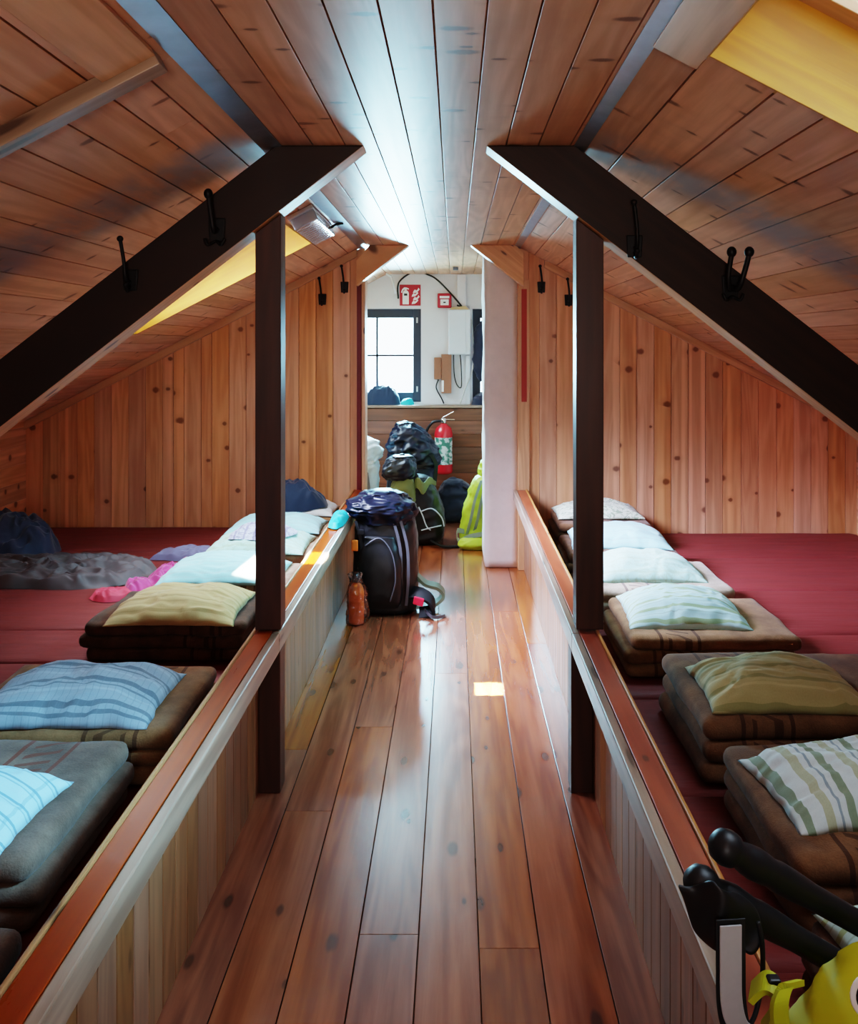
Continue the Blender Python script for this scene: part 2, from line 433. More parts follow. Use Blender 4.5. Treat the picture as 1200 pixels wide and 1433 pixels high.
# batten frame under the left slope near the camera, trim board beside the right skylight
mb = MB(); nl = V((-SL, 0, 1)).normalized()
mb.obox(V((-.66, .1, roofL(-.66)))-nl*.022, (-.115, 0, -.115*SL), (0, 1.84, 0), nl*.02, .9, 1); struct(mb.build('trim_3', M['trim'], bevel=.002))
mb = MB(); mb.obox(V((-.66, 1.94, roofL(-.66)))-nl*.042, (-2.1, 0, -2.1*SL), (0, .06, 0), nl*.04, .5, 0); struct(mb.build('trim_4', M['lip'], bevel=.002))
mb = MB(); nr = V((SL, 0, 1)).normalized()
mb.obox(V((.437, .1, roofR(.437)))-nr*.022, (.095, 0, -.095*SL), (0, 1.83, 0), nr*.02, .8, 1); struct(mb.build('trim_5', M['trim'], bevel=.002))

# ------------------------------------------------------------------ skylights
def skylight(idx, reveal_mat):
    side, x0, x1, y0, y1 = SKY[idx]; rf = roofL if side == 'L' else roofR
    w = root('window_%d' % (10+idx)); n = nl if side == 'L' else nr
    i_ = .004; a, b = V((x0+i_, y0+i_, rf(x0+i_))), V((x1-i_, y0+i_, rf(x1-i_))); H = .24; dx = b-a; L = V((0, y1-y0-2*i_, 0)); e = dx.normalized()
    mb = MB()
    mb.obox(a-e*.02+L, dx+e*.04, (0, .02, 0), n*H, .6, 0); mb.obox(a-e*.02-V((0, .02, 0)), dx+e*.04, (0, .02, 0), n*H, .4, 0)
    mb.obox(a-e*.02, e*.02, L, n*H, .5, 1); mb.obox(b, e*.02, L, n*H, .5, 1)
    mb.build('reveal_board', reveal_mat, w, bevel=.001)
    mb = MB(); t = n*(H-.05); f = .06
    mb.obox(a+t, e*f, L, n*.05); mb.obox(b+t-e*f, e*f, L, n*.05); mb.obox(a+t, dx, (0, f, 0), n*.05); mb.obox(a+t+L-V((0, f, 0)), dx, (0, f, 0), n*.05)
    mb.build('window_frame', M['trim'], w, bevel=.002)
    mb = MB(); mb.obox(a+n*(H-.03), dx, L, n*.004); mb.build('window_pane', M['glass'], w)
    # daylight just above the pane
    ld = bpy.data.lights.new('daylight', 'AREA'); ld.shape = 'RECTANGLE'; ld.size = dx.length*1.0; ld.size_y = L.y*1.0
    lo = bpy.data.objects.new('daylight', ld); COL.objects.link(lo)
    z = n; xx = e; yy = z.cross(xx)
    mt = Matrix((xx, yy, z)).transposed().to_4x4(); mt.translation = a+dx/2+L/2+n*(H+.12); lo.matrix_world = mt
    return ld
d1 = skylight(1, M['sun_tinted_wood']); d1.energy = 62; d1.color = (.9, .92, 1)
d2 = skylight(2, M['sun_tinted_wood']); d2.energy = 3.0; d2.color = (1, .93, .8)
d3 = skylight(3, M['trim']); d3.energy = 40; d3.color = (.30, .80, 1)  # the added far R skylight
d4 = skylight(4, M['trim']); d4.energy = 60; d4.color = (.66, .88, 1)

# ------------------------------------------------------------------ walls
def plank_wall(name, x0, x1, y, th, zb, top, mat, w=.115, xs=None):
    mb = MB(); x = x0
    while x < x1-1e-4:
        b = min(x1, x+w*random.choice((1, 1, 1, .62, 1.08)))
        if x1-b < .03: b = x1
        mb.prism([(x+.0012, zb), (b-.0012, zb), (b-.0012, top(b)), (x+.0012, top(x))], y, y+th, grain_dir=(0, 0, 1)); x = b
    mb.prism([(x0, zb), (x1, zb), (x1, top(x1)), (x0, top(x0))], y+th+.001, y+th+.05, .5)
    return struct(mb.build(name, mat, bevel=.002))
plank_wall('wall_far_left', KL, -.605, YW, .018, -.0, lambda x: min(CZ, roofL(x)), M['wall'])
plank_wall('wall_far_right', .425, KR, YW, .018, -.0, lambda x: min(CZ, roofR(x)), M['wall'])
def hwall(name, x0, th, y0, y1, z1, mat, z0=0.0, w=.12):
    mb = MB(); z = z0
    while z < z1-1e-4:
        b = min(z1, z+w); mb.box(x0, x0+th, y0, y1, z+.001, b-.001, grain=1); z = b
    return struct(mb.build(name, mat, bevel=.0015))
hwall('wall_left', KL-.03, .03, Y0, YE, roofL(KL)+.03, M['wall'])
hwall('wall_right', KR, .03, Y0, YE, roofR(KR)+.03, M['wall'])
# sloping trims where the partition meets the roof
def slope_trim(name, x0, x1, rf, y0, y1, h):
    mb = MB(); mb.prism([(x0, rf(x0)-h), (x1, rf(x1)-h), (x1, rf(x1)-.001), (x0, rf(x0)-.001)], y0, y1, .6, grain_dir=(1, 0, SL if x0 < -1 else -SL))
    return struct(mb.build(name, M['trim'], bevel=.003))
slope_trim('trim_6', KL, -.655, roofL, YW-.03, YW-.001, .055)
slope_trim('trim_7', .60, KR, roofR, YW-.03, YW-.001, .055)
# door jambs with painted stripe
mb = MB(); mb.box(-.625, -.600, YW-.012, YW+.14, 0, 1.96, .55); struct(mb.build('trim_8', M['trim'], bevel=.002))
mb = MB(); mb.box(-.655, -.626, YW-.02, YW-.001, .0, 1.94, .5); struct(mb.build('trim_9', M['darkred']))
mb = MB(); mb.box(.427, .50, YW-.016, YW-.001, 0, 1.95, .6); struct(mb.build('trim_10', M['trim'], bevel=.002))
mb = MB(); mb.box(.447, .482, YW-.021, YW-.0165, 1.13, 1.885, .5); struct(mb.build('trim_11', M['redpaint']))
# whitewashed chimney
ch = MB()
def rough(p):
    d = .008*fbm(p, 5)+.003*fbm(p, 23); return p+V((d, d*.6, 0))
ch.rbox((.315, 6.30, 1.085), (.23, .50, 2.168), .012, (5, 8, 40), rough); struct(ch.build('wall_chimney', M['chimney'], weld=.0005))
# beyond the partition: side linings
mb = MB(); mb.box(-2.2, -2.17, YW+.08, YE, 0, 1.36); struct(mb.build('wall_end_left', M['plaster']))
mb = MB(); mb.box(.43, .46, YW+.56, YE, 0, 2.155); struct(mb.build('wall_end_right', M['plaster']))

# end wall with two windows
WX0, WX1, WZ0, WZ1 = -.925, -.312, .985, 1.85
W2X0, W2X1 = .165, .70
mb = MB(); yb, yf = YE+.20, YE
def plast(x0, x1, z0, z1):
    mb.box(x0, x1, yf, yb, z0, z1)
plast(-2.4, WX0, 0, 1.9); plast(WX1, W2X0, 0, 2.3); plast(WX0, WX1, 0, WZ0); plast(WX0, WX1, WZ1, 2.3); plast(W2X0, W2X1, WZ1, 2.3); plast(W2X0, W2X1, 0, WZ0); plast(W2X1, 1.2, 0, 2.3); plast(-2.4, WX0, 1.9, 2.3)
struct(mb.build('wall_end', M['plaster']))
def end_window(name, x0, x1, mull):
    w = root(name); mb = MB(); y0, y1 = YE+.05, YE+.10; f = .075
    mb.box(x0, x0+f, y0, y1, WZ0, WZ1); mb.box(x1-f, x1, y0, y1, WZ0, WZ1); mb.box(x0+f, x1-f, y0, y1, WZ1-.085, WZ1); mb.box(x0+f, x1-f, y0, y1, WZ0, WZ0+.09)
    mb.build('window_frame', M['frame_dark'], w, bevel=.004)
    mb = MB(); mb.box(mull-.011, mull+.011, y0+.01, y1-.01, WZ0+.09, WZ1-.085); zm = (WZ0+WZ1)/2; mb.box(x0+f, x1-f, y0+.01, y1-.01, zm-.009, zm+.009)
    mb.build('glazing_bar', M['frame_dark'], w)
    mb = MB(); mb.box(x0+f, x1-f, y0+.02, y0+.024, WZ0+.09, WZ1-.085); mb.build('window_pane', M['glass'], w)
    for z in (1.08, 1.72):
        mb = MB(); mb.box(x1-.045, x1-.03, y0-.012, y0, z, z+.05); mb.build('hinge', M['cable_w'], w, bevel=.002)
end_window('window_1', WX0, WX1, -.722); end_window('window_2', W2X0, W2X1, .43)
# panelled ledge below the windows
hwallY = MB(); z = 0
while z < .94:
    hwallY.box(-2.17, .43, YE-.16, YE-.14, z+.001, min(.94, z+.118)-.001, grain=0); z += .118
struct(hwallY.build('wall_end_panel', M['panel'], bevel=.002))
mb = MB(); mb.box(-2.17, .43, YE-.175, YE+.049, .945, .968); struct(mb.build('trim_12', M['lip'], bevel=.003))
# rear gable behind the camera with an opening added for the fill lamp
mb = MB(); mb.box(-3, -.35, Y0-.05, Y0, 0, 2.3); mb.box(.15, 2.9, Y0-.05, Y0, 0, 2.3); mb.box(-.35, .15, Y0-.05, Y0, 0, .9); mb.box(-.35, .15, Y0-.05, Y0, 1.9, 2.3)
struct(mb.build('wall_rear', M['wall']))

# ------------------------------------------------------------------ roof beams and posts
def beam(name, side, y0, y1, label, xend):
    sx = -1 if side == 'L' else 1; k = .775
    tip, top = (-.302, XL) if side == 'L' else (.105, XR)
    z = CZ-.001
    # lower edge from tip, upper edge from top crease
    pts = [(tip, z), (xend, z-k*abs(xend-tip)), (xend, z-k*abs(xend-top)), (top, z)]
    if sx > 0: pts = pts[::-1]
    mb = MB(); mb.prism(pts, y0, y1, .5, grain_dir=(1, 0, k if sx < 0 else -k))
    o = mb.build(name, M['beam'], bevel=.004, thing=True)
    o.data.materials.append(M['trim'])
    for p_ in o.data.polygons:
        if p_.normal.z < -.3: p_.material_index = 1
    return tag(o, label, 'roof beam', 'slanting roof beams')
BY = 2.97
beam('roof_beam', 'L', BY, BY+.115, 'dark brown slanting roof beam over the left bunks, carrying two iron hooks', -2.62)
beam('roof_beam', 'R', BY, BY+.115, 'dark brown slanting roof beam over the right bunks, carrying iron hooks', 2.5)
# short pale beam ends at the partition
def short_beam(side, label):
    k = .775; z = CZ-.001
    if side == 'L': pts = [(-.302, z), (-.648, z-k*.346), (-.648, z-.10), (-.56, z)]
    else: pts = [(.40, z), (.455, z-.05), (.455, z-k*.35), (.105, z)]
    mb = MB(); mb.prism(pts, YW-.115, YW-.022, .7, grain_dir=(1, 0, k if side == 'L' else -k))
    tag(mb.build('roof_beam', M['trim'], bevel=.003, thing=True), label, 'roof beam', 'slanting roof beams')
short_beam('L', 'short pale pine beam end at the left of the far doorway'); short_beam('R', 'short pale pine beam end at the right of the far doorway, against the white chimney')
def post(x0, x1, label, zt, side):
    mb = MB()
    k = .775
    za, zb_ = (zt(x0), zt(x1))
    mb.prism([(x0, .548), (x1, .548), (x1, zb_), (x0, za)], 3.0, 3.085, .5)
    tag(mb.build('wooden_post', M['post'], bevel=.003, thing=True), label, 'post', 'posts on the bunk rails')
post(-.670, -.584, 'dark square wooden post standing on the left rail under its beam', lambda x: CZ-.775*(-.302-x)-.004, 'L')
post(.408, .50, 'dark square wooden post standing on the right rail under its beam', lambda x: CZ-.775*(x-.105)-.004, 'R')

# ------------------------------------------------------------------ bunk rails
def rail(side, label):
    s = 1 if side == 'L' else -1
    xf = -.585 if side == 'L' else .39     # aisle face of the front board
    X = lambda d: xf - s*d                 # d = distance away from the aisle
    y0, y1 = .55, 5.975
    r = thing('bunk_rail', label, 'rail', (xf, (y0+y1)/2, 0))
    def bx(mb, d0, d1, a, b, z0, z1, **k): mb.box(min(X(d0), X(d1)), max(X(d0), X(d1)), a, b, z0, z1, **k)
    cut = 2.98
    mb = MB()
    for a, b in ((y0, cut), (cut+.002, y1)): bx(mb, 0, .026, a, b, .478, .543, grain=1)
    mb.build('front_board', M['lip'], r, bevel=.004)
    mb = MB()
    for a, b in ((y0, cut), (cut+.002, y1)): bx(mb, .028, .083, a, b, .520, .541, grain=1)
    mb.build('cap_board', M['cap'], r, bevel=.002)
    mb = MB(); bx(mb, .084, .094, y0, y1, .50, .547, grain=1); mb.build('bead', M['bead'], r, bevel=.003)
    mb = MB(); y = y0
    while y < y1-.02:
        b = min(y1, y+.092); bx(mb, .075, .09, y+.001, b-.001, .0, .519, grain=2); y = b
    mb.build('panel', M['wains'], r, bevel=.0025)
    for y in (3.0,):
        mb = MB(); bx(mb, .001, .074, y, y+.085, .0, .477, rnd=.5); mb.build('support_post', M['post'], r, bevel=.003)
rail('L', 'wooden rail with red-brown cap and panelled front along the left bunks')
rail('R', 'wooden rail with red-brown cap and panelled front along the right bunks')

# ------------------------------------------------------------------ sleeping platforms and mattresses
for nm, x0, x1, mt, lab in (('L', KL+.005, -.682, ML, 'long wooden sleeping platform under the left mattresses'), ('R', .485, KR-.005, MR, 'long wooden sleeping platform under the right mattresses')):
    mb = MB(); y = -.6
    while y < YW-.02: b = min(YW-.005, y+.14); mb.box(x0, x1, y+.001, b-.001, mt-.15, mt-.125, grain=0); y = b
    for yy in (-.5, .9, 2.3, 3.7, 5.1, 5.9): mb.box(x0, x1, yy, yy+.06, 0, mt-.15)
    tag(mb.build('sleeping_platform', M['platform'], thing=True), lab, 'platform', 'sleeping platforms')
def mattress(side, y0, y1, label, k):
    mt = ML if side == 'L' else MR
    x0, x1 = (KL+.02, -.70) if side == 'L' else (.50, KR-.02)
    def warp(p):
        top = max(0, (p.z-(mt-.124))/.124)
        edge = min(1, min(p.y-y0, y1-p.y)/.12)
        w = .008*noise.noise(V((p.x*1.6+k, p.y*16+2.5*noise.noise(V((p.x*1.2, p.y*2, k))), 0)))
        return V((p.x, p.y, p.z + top*(w*max(0, edge)-.006*(1-max(0, edge)))))
    mb = MB(); mb.rbox(((x0+x1)/2, (y0+y1)/2, mt-.062), (x1-x0, y1-y0-.006, .122), .028, (40, 26, 4), warp)
    tag(mb.build('mattress', M['mattress'], weld=.0005, thing=True), label, 'mattress', 'maroon mattresses on the %s bunk' % ('left' if side == 'L' else 'right'))
ordw = ['nearest', 'second', 'third', 'fourth', 'fifth', 'sixth', 'seventh', 'eighth']
seamL = [.55, 1.3, 2.05, 2.8, 3.42, 3.82, 4.55, 5.28, 5.985]
seamR = [.45, 1.1, 1.8, 2.5, 3.18, 3.88, 4.58, 5.28, 5.985]
def ml(i, side, n):
    if i == n-1: return 'maroon mattress on the %s bunk lying against the far pine wall' % side
    if i == n-2: return 'maroon mattress on the %s bunk, second out from the far pine wall' % side
    return 'maroon mattress on the %s bunk, %s out from the far pine wall' % (side, ['', '', 'third', 'fourth', 'fifth', 'sixth', 'seventh', 'eighth'][n-1-i])
for i in range(1, 8): mattress('L', seamL[i], seamL[i+1], ml(i, 'left', 8), i*3.1)
for i in range(1, 8): mattress('R', seamR[i], seamR[i+1], ml(i, 'right', 8), i*4.7+20)

# ------------------------------------------------------------------ blankets and pillows
BM = {
 'brown': blanket_mat('brown_wool_blanket', (.21, .105, .052), (.12, .055, .028), (.06, .025, .015), (.11, .25)),
 'tan': blanket_mat('tan_wool_blanket', (.32, .17, .08), (.19, .095, .043), (.09, .04, .02), (.11, .25)),
 'grey': blanket_mat('grey_brown_wool_blanket', (.20, .135, .10), (.115, .075, .055), (.16, .04, .02), (.14, .26)),
 'dark': blanket_mat('dark_brown_wool_blanket', (.13, .06, .035), (.06, .028, .017), (.03, .012, .008), (.11, .22)),
 'beige': blanket_mat('beige_wool_blanket', (.5, .38, .27), (.33, .24, .165), (.16, .1, .08), (.16, .27)),
}
def blanket(side, xa, w, y0, y1, layers, mat, label, seed, h=.052, rot=0.0, group='folded blankets on the bunks'):
    """xa: aisle-side edge, w: width away from the aisle; a stack of folded layers with rounded folds on the aisle side"""
    s = -1 if side == 'L' else 1; zb = ML if side == 'L' else MR
    mb = MB(); cy = (y0+y1)/2; z = zb+.006; cx = xa+s*w/2
    for k in range(layers):
        dx = random.uniform(-.012, .016); t = h*random.uniform(.92, 1.1)
        wk = w*(1-.01*k)
        def warp(p, k=k, dx=dx):
            q = V((p.x-cx, p.y-cy, 0)); q.rotate(Matrix.Rotation(rot, 3, 'Z'))
            n = .007*noise.noise(V((q.x*7+seed, q.y*5, k*.15)))*(0 if k == 0 and p.z < zb+.02 else 1)
            n2 = .012*noise.noise(V((q.y*4+seed, k*2.3, 1)))
            rim = max(0, abs(q.x)/(w/2)-.75)*.02
            return V((cx+dx+q.x+n2, cy+q.y+.008*noise.noise(V((q.x*5, seed, k*1.7))), max(zb+.006, p.z+n+rim*.15*k+.002*fbm(V((q.x, q.y, seed)), 22))))
        mb.rbox((cx, cy, z+t/2), (wk, y1-y0, t+.004), t*.49, (36, 26, 6), warp, (0, 1))
        z += t*.97
    if side == 'L': mb.uv = [(w-u, v) for u, v in mb.uv]
    o = mb.build('folded_blanket', mat, weld=.0004, thing=True)
    return tag(o, label, 'blanket', group), z

PM = {
 'lightblue': stripes('light_blue_checked_cotton', (.42, .70, .92), [(.055, 0, .007, (.10, .22, .36), .75), (.055, .013, .004, (.15, .3, .45), .6)], 1, [(.09, 0, .006, (.15, .3, .45), .4)]),
 'greyblue': stripes('grey_blue_striped_cotton', (.34, .43, .52), [(.10, 0, .016, (.10, .135, .165), .75), (.10, .024, .007, (.1, .14, .17), .7), (.10, .05, .012, (.42, .53, .62), .8)], 1, [(.02, 0, .003, (.2, .26, .32), .35)]),
 'tan': stripes('tan_striped_cotton', (.50, .34, .15), [(.07, 0, .012, (.36, .23, .09), .8), (.07, .03, .006, (.42, .27, .12), .7)], 1),
 'olive': stripes('olive_tan_striped_cotton', (.42, .33, .15), [(.075, 0, .014, (.25, .22, .09), .8), (.075, .03, .008, (.52, .4, .2), .7)], 1),
 'cyan': stripes('pale_aqua_cotton', (.40, .72, .76), [(.06, 0, .009, (.36, .56, .58), .65), (.06, .02, .004, (.4, .6, .62), .5)], 1),
 'cyan2': stripes('pale_green_printed_cotton', (.48, .70, .62), [(.08, 0, .01, (.42, .54, .36), .7)], 1, None, leaf=((.40, .52, .36), .6)),
 'green': stripes('white_green_striped_cotton', (.50, .68, .64), [(.05, 0, .012, (.34, .42, .18), .85), (.05, .022, .004, (.3, .4, .3), .6)], 1),
 'leaf': stripes('leaf_printed_cotton', (.66, .68, .52), [], 1, None, leaf=((.22, .28, .16), .8)),
 'bold': stripes('white_blue_green_striped_cotton', (.60, .64, .62), [(.105, 0, .018, (.17, .22, .12), .85), (.105, .026, .006, (.2, .26, .3), .8), (.105, .054, .022, (.36, .34, .15), .7)], 0),
 'white': stripes('off_white_cotton', (.74, .74, .72), [(.06, 0, .006, (.6, .62, .6), .6)], 1),
 'purple': stripes('violet_printed_cloth', (.55, .55, .70), [(.05, 0, .012, (.22, .18, .34), .8)], 0, None, leaf=((.2, .16, .3), .7)),
}
def pillow(x0, x1, y0, y1, z, H, mat, label, seed, rot=0.0, tilt=0.0, sag=0.0, group='pillows on the bunks'):
    a, b = abs(x1-x0)/2, abs(y1-y0)/2; cx, cy = (x0+x1)/2, (y0+y1)/2
    N = 56; R = Matrix.Rotation(rot, 3, 'Z'); mb = MB()
    for top in (1, 0):
        P = []; UV = []
        for j in range(N+1):
            row = []; ur = []
            for i in range(N+1):
                u = -1+2*i/N; v = -1+2*j/N
                u = math.copysign(abs(u)**.8, u); v = math.copysign(abs(v)**.8, v)
                e = max(0, 1-abs(u)**2.6)**.62*max(0, 1-abs(v)**2.6)**.62
                px = a*u*(1-.045*(1-v*v)); py = b*v*(1-.06*(1-u*u))
                n1 = noise.noise(V((u*2.1+seed, v*2.1, seed*.3)))
                ang = V((px*9+seed, py*9, seed)); wr = ridged(ang+V((n1, 0, 0))*1.2, 1.0)
                wr2 = ridged(V((px*16+n1*2, py*30, seed*1.3)), 1.0)
                rim = 1-min(1, e*1.3)
                h = H*e*(1+.22*n1) + (.011*(wr-.4)*(.35+.65*rim)+.006*(wr2-.3))*min(1, e*3)
                zz = h if top else -.02*H*e
                zz += .004+.006*noise.noise(V((u*1.7, v*1.7, seed+4)))*0
                dz = -sag*max(0, -v-.45)**1.5
                q = R @ V((px+.006*noise.noise(V((v*4, seed, 2))), py+.008*noise.noise(V((u*4, seed, 5))), 0))
                row.append(V((cx+q.x, cy+q.y, z+.006+zz+dz+tilt*v*b))); ur.append((px+a, py+b))
            P.append(row); UV.append(ur)
        mb.grid(P, N+1, N+1, UV)
    o = mb.build('pillow', mat, weld=.0006, thing=True)
    return tag(o, label, 'pillow', group)

# left bunk, from the camera outwards
ZT = {}
blanket('L', -.775, .62, 1.12, 1.62, 3, BM['dark'], 'dark folded blanket at the lower left corner of the left bunk, nearest the camera', 1.0)
_, z = blanket('L', -.845, .66, 1.80, 2.36, 3, BM['grey'], 'grey-brown folded blanket with red-brown woven band under the bright blue pillow', 2.0, .055)
pillow(-1.42, -.905, 1.80, 2.12, z, .085, PM['lightblue'], 'bright light blue checked pillow on the grey-brown blanket, front left', 3.1, -.06)
_, z = blanket('L', -.775, .66, 2.42, 2.95, 3, BM['tan'], 'tan brown folded blanket under the grey-blue striped pillow', 4.0, .05)
pillow(-1.36, -.845, 2.43, 2.83, z, .085, PM['greyblue'], 'grey-blue striped pillow on the tan blanket, second on the left bunk', 5.2, .03, sag=.012)
_, z = blanket('L', -.79, .63, 3.38, 3.85, 3, BM['dark'], 'dark brown folded blanket with wavy layered edges under the plain tan pillow', 6.0, .046)
pillow(-1.33, -.835, 3.36, 3.78, z, .075, PM['tan'], 'tan brown pillow on the dark layered blanket beside the left post', 7.3, 0, sag=.03)
_, z = blanket('L', -.73, .62, 3.96, 4.38, 3, BM['beige'], 'beige folded blanket under the sunlit aqua pillow behind the left post', 8.0, .045)
pillow(-1.33, -.78, 3.93, 4.34, z, .085, PM['cyan'], 'pale aqua pillow lit by the sun behind the tan pillow', 9.3, .02, sag=.012)
_, z = blanket('L', -.74, .56, 4.50, 4.93, 3, BM['beige'], 'beige folded blanket under the aqua pillow with a violet cloth on it', 10.0, .045)
ZT[5] = z
pillow(-1.27, -.76, 4.48, 4.92, z, .08, PM['cyan2'], 'pale green printed pillow carrying a violet cloth on the left bunk', 11.3, 0)
_, z = blanket('L', -.74, .54, 5.03, 5.42, 3, BM['beige'], 'beige folded blanket on the left bunk, second from the far wall', 12.0, .045)
pillow(-1.3, -.76, 5.02, 5.40, z, .075, PM['cyan'], 'pale aqua pillow on the left bunk just in front of the dark blue jacket', 13.3, 0)
_, z = blanket('L', -.74, .52, 5.52, 5.9, 3, BM['tan'], 'tan folded blanket on the left bunk against the far pine wall', 14.0, .045)
ZT[7] = z
pillow(-1.22, -.755, 5.54, 5.9, z, .075, PM['white'], 'off-white pillow under the dark blue jacket at the far end of the left bunk', 15.3, 0)
# right bunk
_, z = blanket('R', .66, .62, 1.31, 1.72, 3, BM['dark'], 'dark folded blanket under the pale green pillow beside the trekking poles', 20.0, .05)
pillow(.69, 1.22, 1.36, 1.72, z, .08, PM['green'], 'pale green striped pillow nearest the camera behind the trekking poles', 21.2, .05)
_, z = blanket('R', .715, .68, 1.84, 2.40, 3, BM['brown'], 'brown folded blanket under the white, blue and green striped pillow', 22.0, .058)
pillow(.735, 1.27, 1.96, 2.31, z, .085, PM['bold'], 'white, blue and green boldly striped pillow on the right bunk', 23.1, .08, sag=.012)
_, z = blanket('R', .695, .70, 2.50, 3.06, 3, BM['brown'], 'brown folded blanket with dark woven band under the olive tan pillow', 24.0, .06)
pillow(.735, 1.2, 2.52, 2.88, z, .085, PM['olive'], 'olive tan striped pillow on the right bunk in front of the right post', 25.4, -.03, sag=.012)
_, z = blanket('R', .635, .65, 3.32, 3.86, 3, BM['tan'], 'tan folded blanket with rolled front edge under the half-lit pillow', 26.0, .052)
pillow(.68, 1.15, 3.40, 3.84, z, .09, PM['green'], 'pale pillow half in sun with green striped front, just behind the right post', 27.5, -.05, sag=.012)
_, z = blanket('R', .60, .66, 3.98, 4.52, 3, BM['beige'], 'beige folded blanket with printed band on the right bunk behind the right post', 28.0, .05)
pillow(.64, 1.16, 4.08, 4.52, z, .09, PM['cyan2'], 'pale sunlit pillow on the right bunk, third from the far wall', 29.4, 0, sag=.01)
_, z = blanket('R', .60, .6, 4.68, 5.18, 3, BM['brown'], 'brown folded blanket on the right bunk, second from the far wall', 30.0, .05)
pillow(.64, 1.18, 4.76, 5.22, z, .085, PM['cyan'], 'pale aqua pillow on the right bunk, second from the far wall', 31.4, -.06, sag=.01)
_, z = blanket('R', .62, .58, 5.42, 5.92, 3, BM['brown'], 'brown folded blanket on the right bunk against the far pine wall', 32.0, .05)
pillow(.64, 1.19, 5.56, 5.95, z, .08, PM['leaf'], 'leaf-printed pillow on the right bunk against the far pine wall', 33.4, 0)

# ------------------------------------------------------------------ crumpled cloth
def cloth(name, outline, z, H, amp, f, mat, label, cat, seed, p=2.2, rings=44, segs=110, group=None, parent=None, zfn=None, stretch=(1, 1)):
    cx = sum(q[0] for q in outline)/len(outline); cy = sum(q[1] for q in outline)/len(outline)
    pts = spline([(x, y, 0) for x, y in outline+outline[:1]], 14)[:-1]; n = len(pts)
    P = []; UV = []
    for j in range(rings+1):
        r = j/rings; row = []; ur = []
        for q in pts:
            x, y = cx+(q.x-cx)*r, cy+(q.y-cy)*r
            w = V((x*stretch[0], y*stretch[1], seed)); wn = noise.noise(w*f*.6)
            rg = .6*ridged(w+V((wn, -wn, 0))*.25/f*2, f)+.3*ridged(w+V((3, wn*.2, 1)), f*2.3)+.12*noise.noise(w*f*5)
            fall = (1-r**p)
            h = H*fall*(1+.5*noise.noise(w*f*.5)) + amp*rg*min(1, fall*3)
            h = max(0, h) + .004*(1-r)
            zz = (zfn(x, y) if zfn else z)
            row.append(V((x+.25*amp*noise.noise(w*f*2+V((9, 0, 0))), y+.25*amp*noise.noise(w*f*2), zz+h))); ur.append((x, y))
        P.append(row); UV.append(ur)
    mb = MB(); mb.grid(P, n, rings+1, UV, wrapu=True)
    o = mb.build(name, mat, parent, weld=.0003, thing=parent is None)
    m = o.modifiers.new('smooth', 'SUBSURF'); m.levels = 1; m.render_levels = 1
    if parent is None: tag(o, label, cat, group)
    return o
M['navy'] = plain('navy_cloth', (.022, .028, .06), .75, sheen=.3, bump=.1)
M['navy2'] = plain('dark_blue_cloth', (.010, .03, .07), .7, sheen=.3)
M['greybag'] = plain('grey_brown_nylon', (.10, .075, .075), .62, var=.2, nscale=12)
M['pink'] = plain('magenta_pink_cloth', (.46, .035, .19), .7, sheen=.4)
M['coral'] = plain('coral_cloth', (.55, .05, .08), .7)
M['violet'] = plain('slate_violet_cloth', (.16, .14, .24), .7, sheen=.3)
M['turq'] = plain('turquoise_cloth', (.03, .48, .55), .6)
cloth('jacket', [(-2.86, 5.05), (-2.62, 4.96), (-2.40, 4.98), (-2.3, 5.12), (-2.33, 5.28), (-2.52, 5.42), (-2.75, 5.46), (-2.86, 5.34)], ML+.002, .15, .10, 6, M['navy'], 'crumpled navy jacket lying at the far left end of the left bunk', 'jacket', 1.3, p=3)
cloth('sleeping_bag', [(-2.85, 4.46), (-2.4, 4.45), (-2.0, 4.40), (-1.75, 4.44), (-1.56, 4.62), (-1.6, 4.80), (-1.86, 4.90), (-2.3, 4.86), (-2.85, 4.84)], ML+.002, .05, .065, 11, M['greybag'], 'spread grey-brown sleeping bag across the left bunk in front of the navy jacket', 'sleeping bag', 4.1, p=4, stretch=(.55, 1))
sh = thing('shirt', 'magenta pink shirt lying between the grey sleeping bag and the aqua pillows', 'shirt', (-1.5, 4.5, ML))
cloth('shirt_body', [(-1.60, 4.27), (-1.46, 4.22), (-1.38, 4.34), (-1.33, 4.62), (-1.33, 4.90), (-1.45, 4.90), (-1.52, 4.66), (-1.62, 4.42)], ML+.002, .035, .06, 9, M['pink'], '', '', 7.7, p=3, parent=sh)
cloth('sleeve', [(-1.74, 4.24), (-1.64, 4.18), (-1.52, 4.24), (-1.52, 4.34), (-1.62, 4.38), (-1.72, 4.34)], ML+.002, .025, .03, 9, M['coral'], '', '', 8.8, p=3, parent=sh)['label'] = 'coral red sleeve'
cloth('scarf', [(-1.72, 5.02), (-1.5, 4.98), (-1.35, 4.96), (-1.33, 5.08), (-1.42, 5.16), (-1.65, 5.17)], ML+.002, .05, .03, 8, M['violet'], 'slate violet crumpled cloth behind the pink shirt', 'cloth', 9.4, p=3)
def dome(x0, x1, y0, y1, z0, H):
    def f(x, y):
        u = min(1, abs(x-(x0+x1)/2)/((x1-x0)/2)); v = min(1, abs(y-(y0+y1)/2)/((y1-y0)/2))
        return z0+.012+H*1.12*max(0, 1-u**2.6)**.62*max(0, 1-v**2.6)**.62
    return f
cloth('cloth', [(-1.16, 4.56), (-1.0, 4.54), (-.86, 4.6), (-.84, 4.76), (-1.0, 4.84), (-1.14, 4.78)], 0, .01, .02, 10, PM['purple'], 'violet and white printed cloth crumpled on a pillow behind the left post', 'cloth', 3.3, p=3, zfn=dome(-1.27, -.76, 4.48, 4.92, ZT[5], .08))
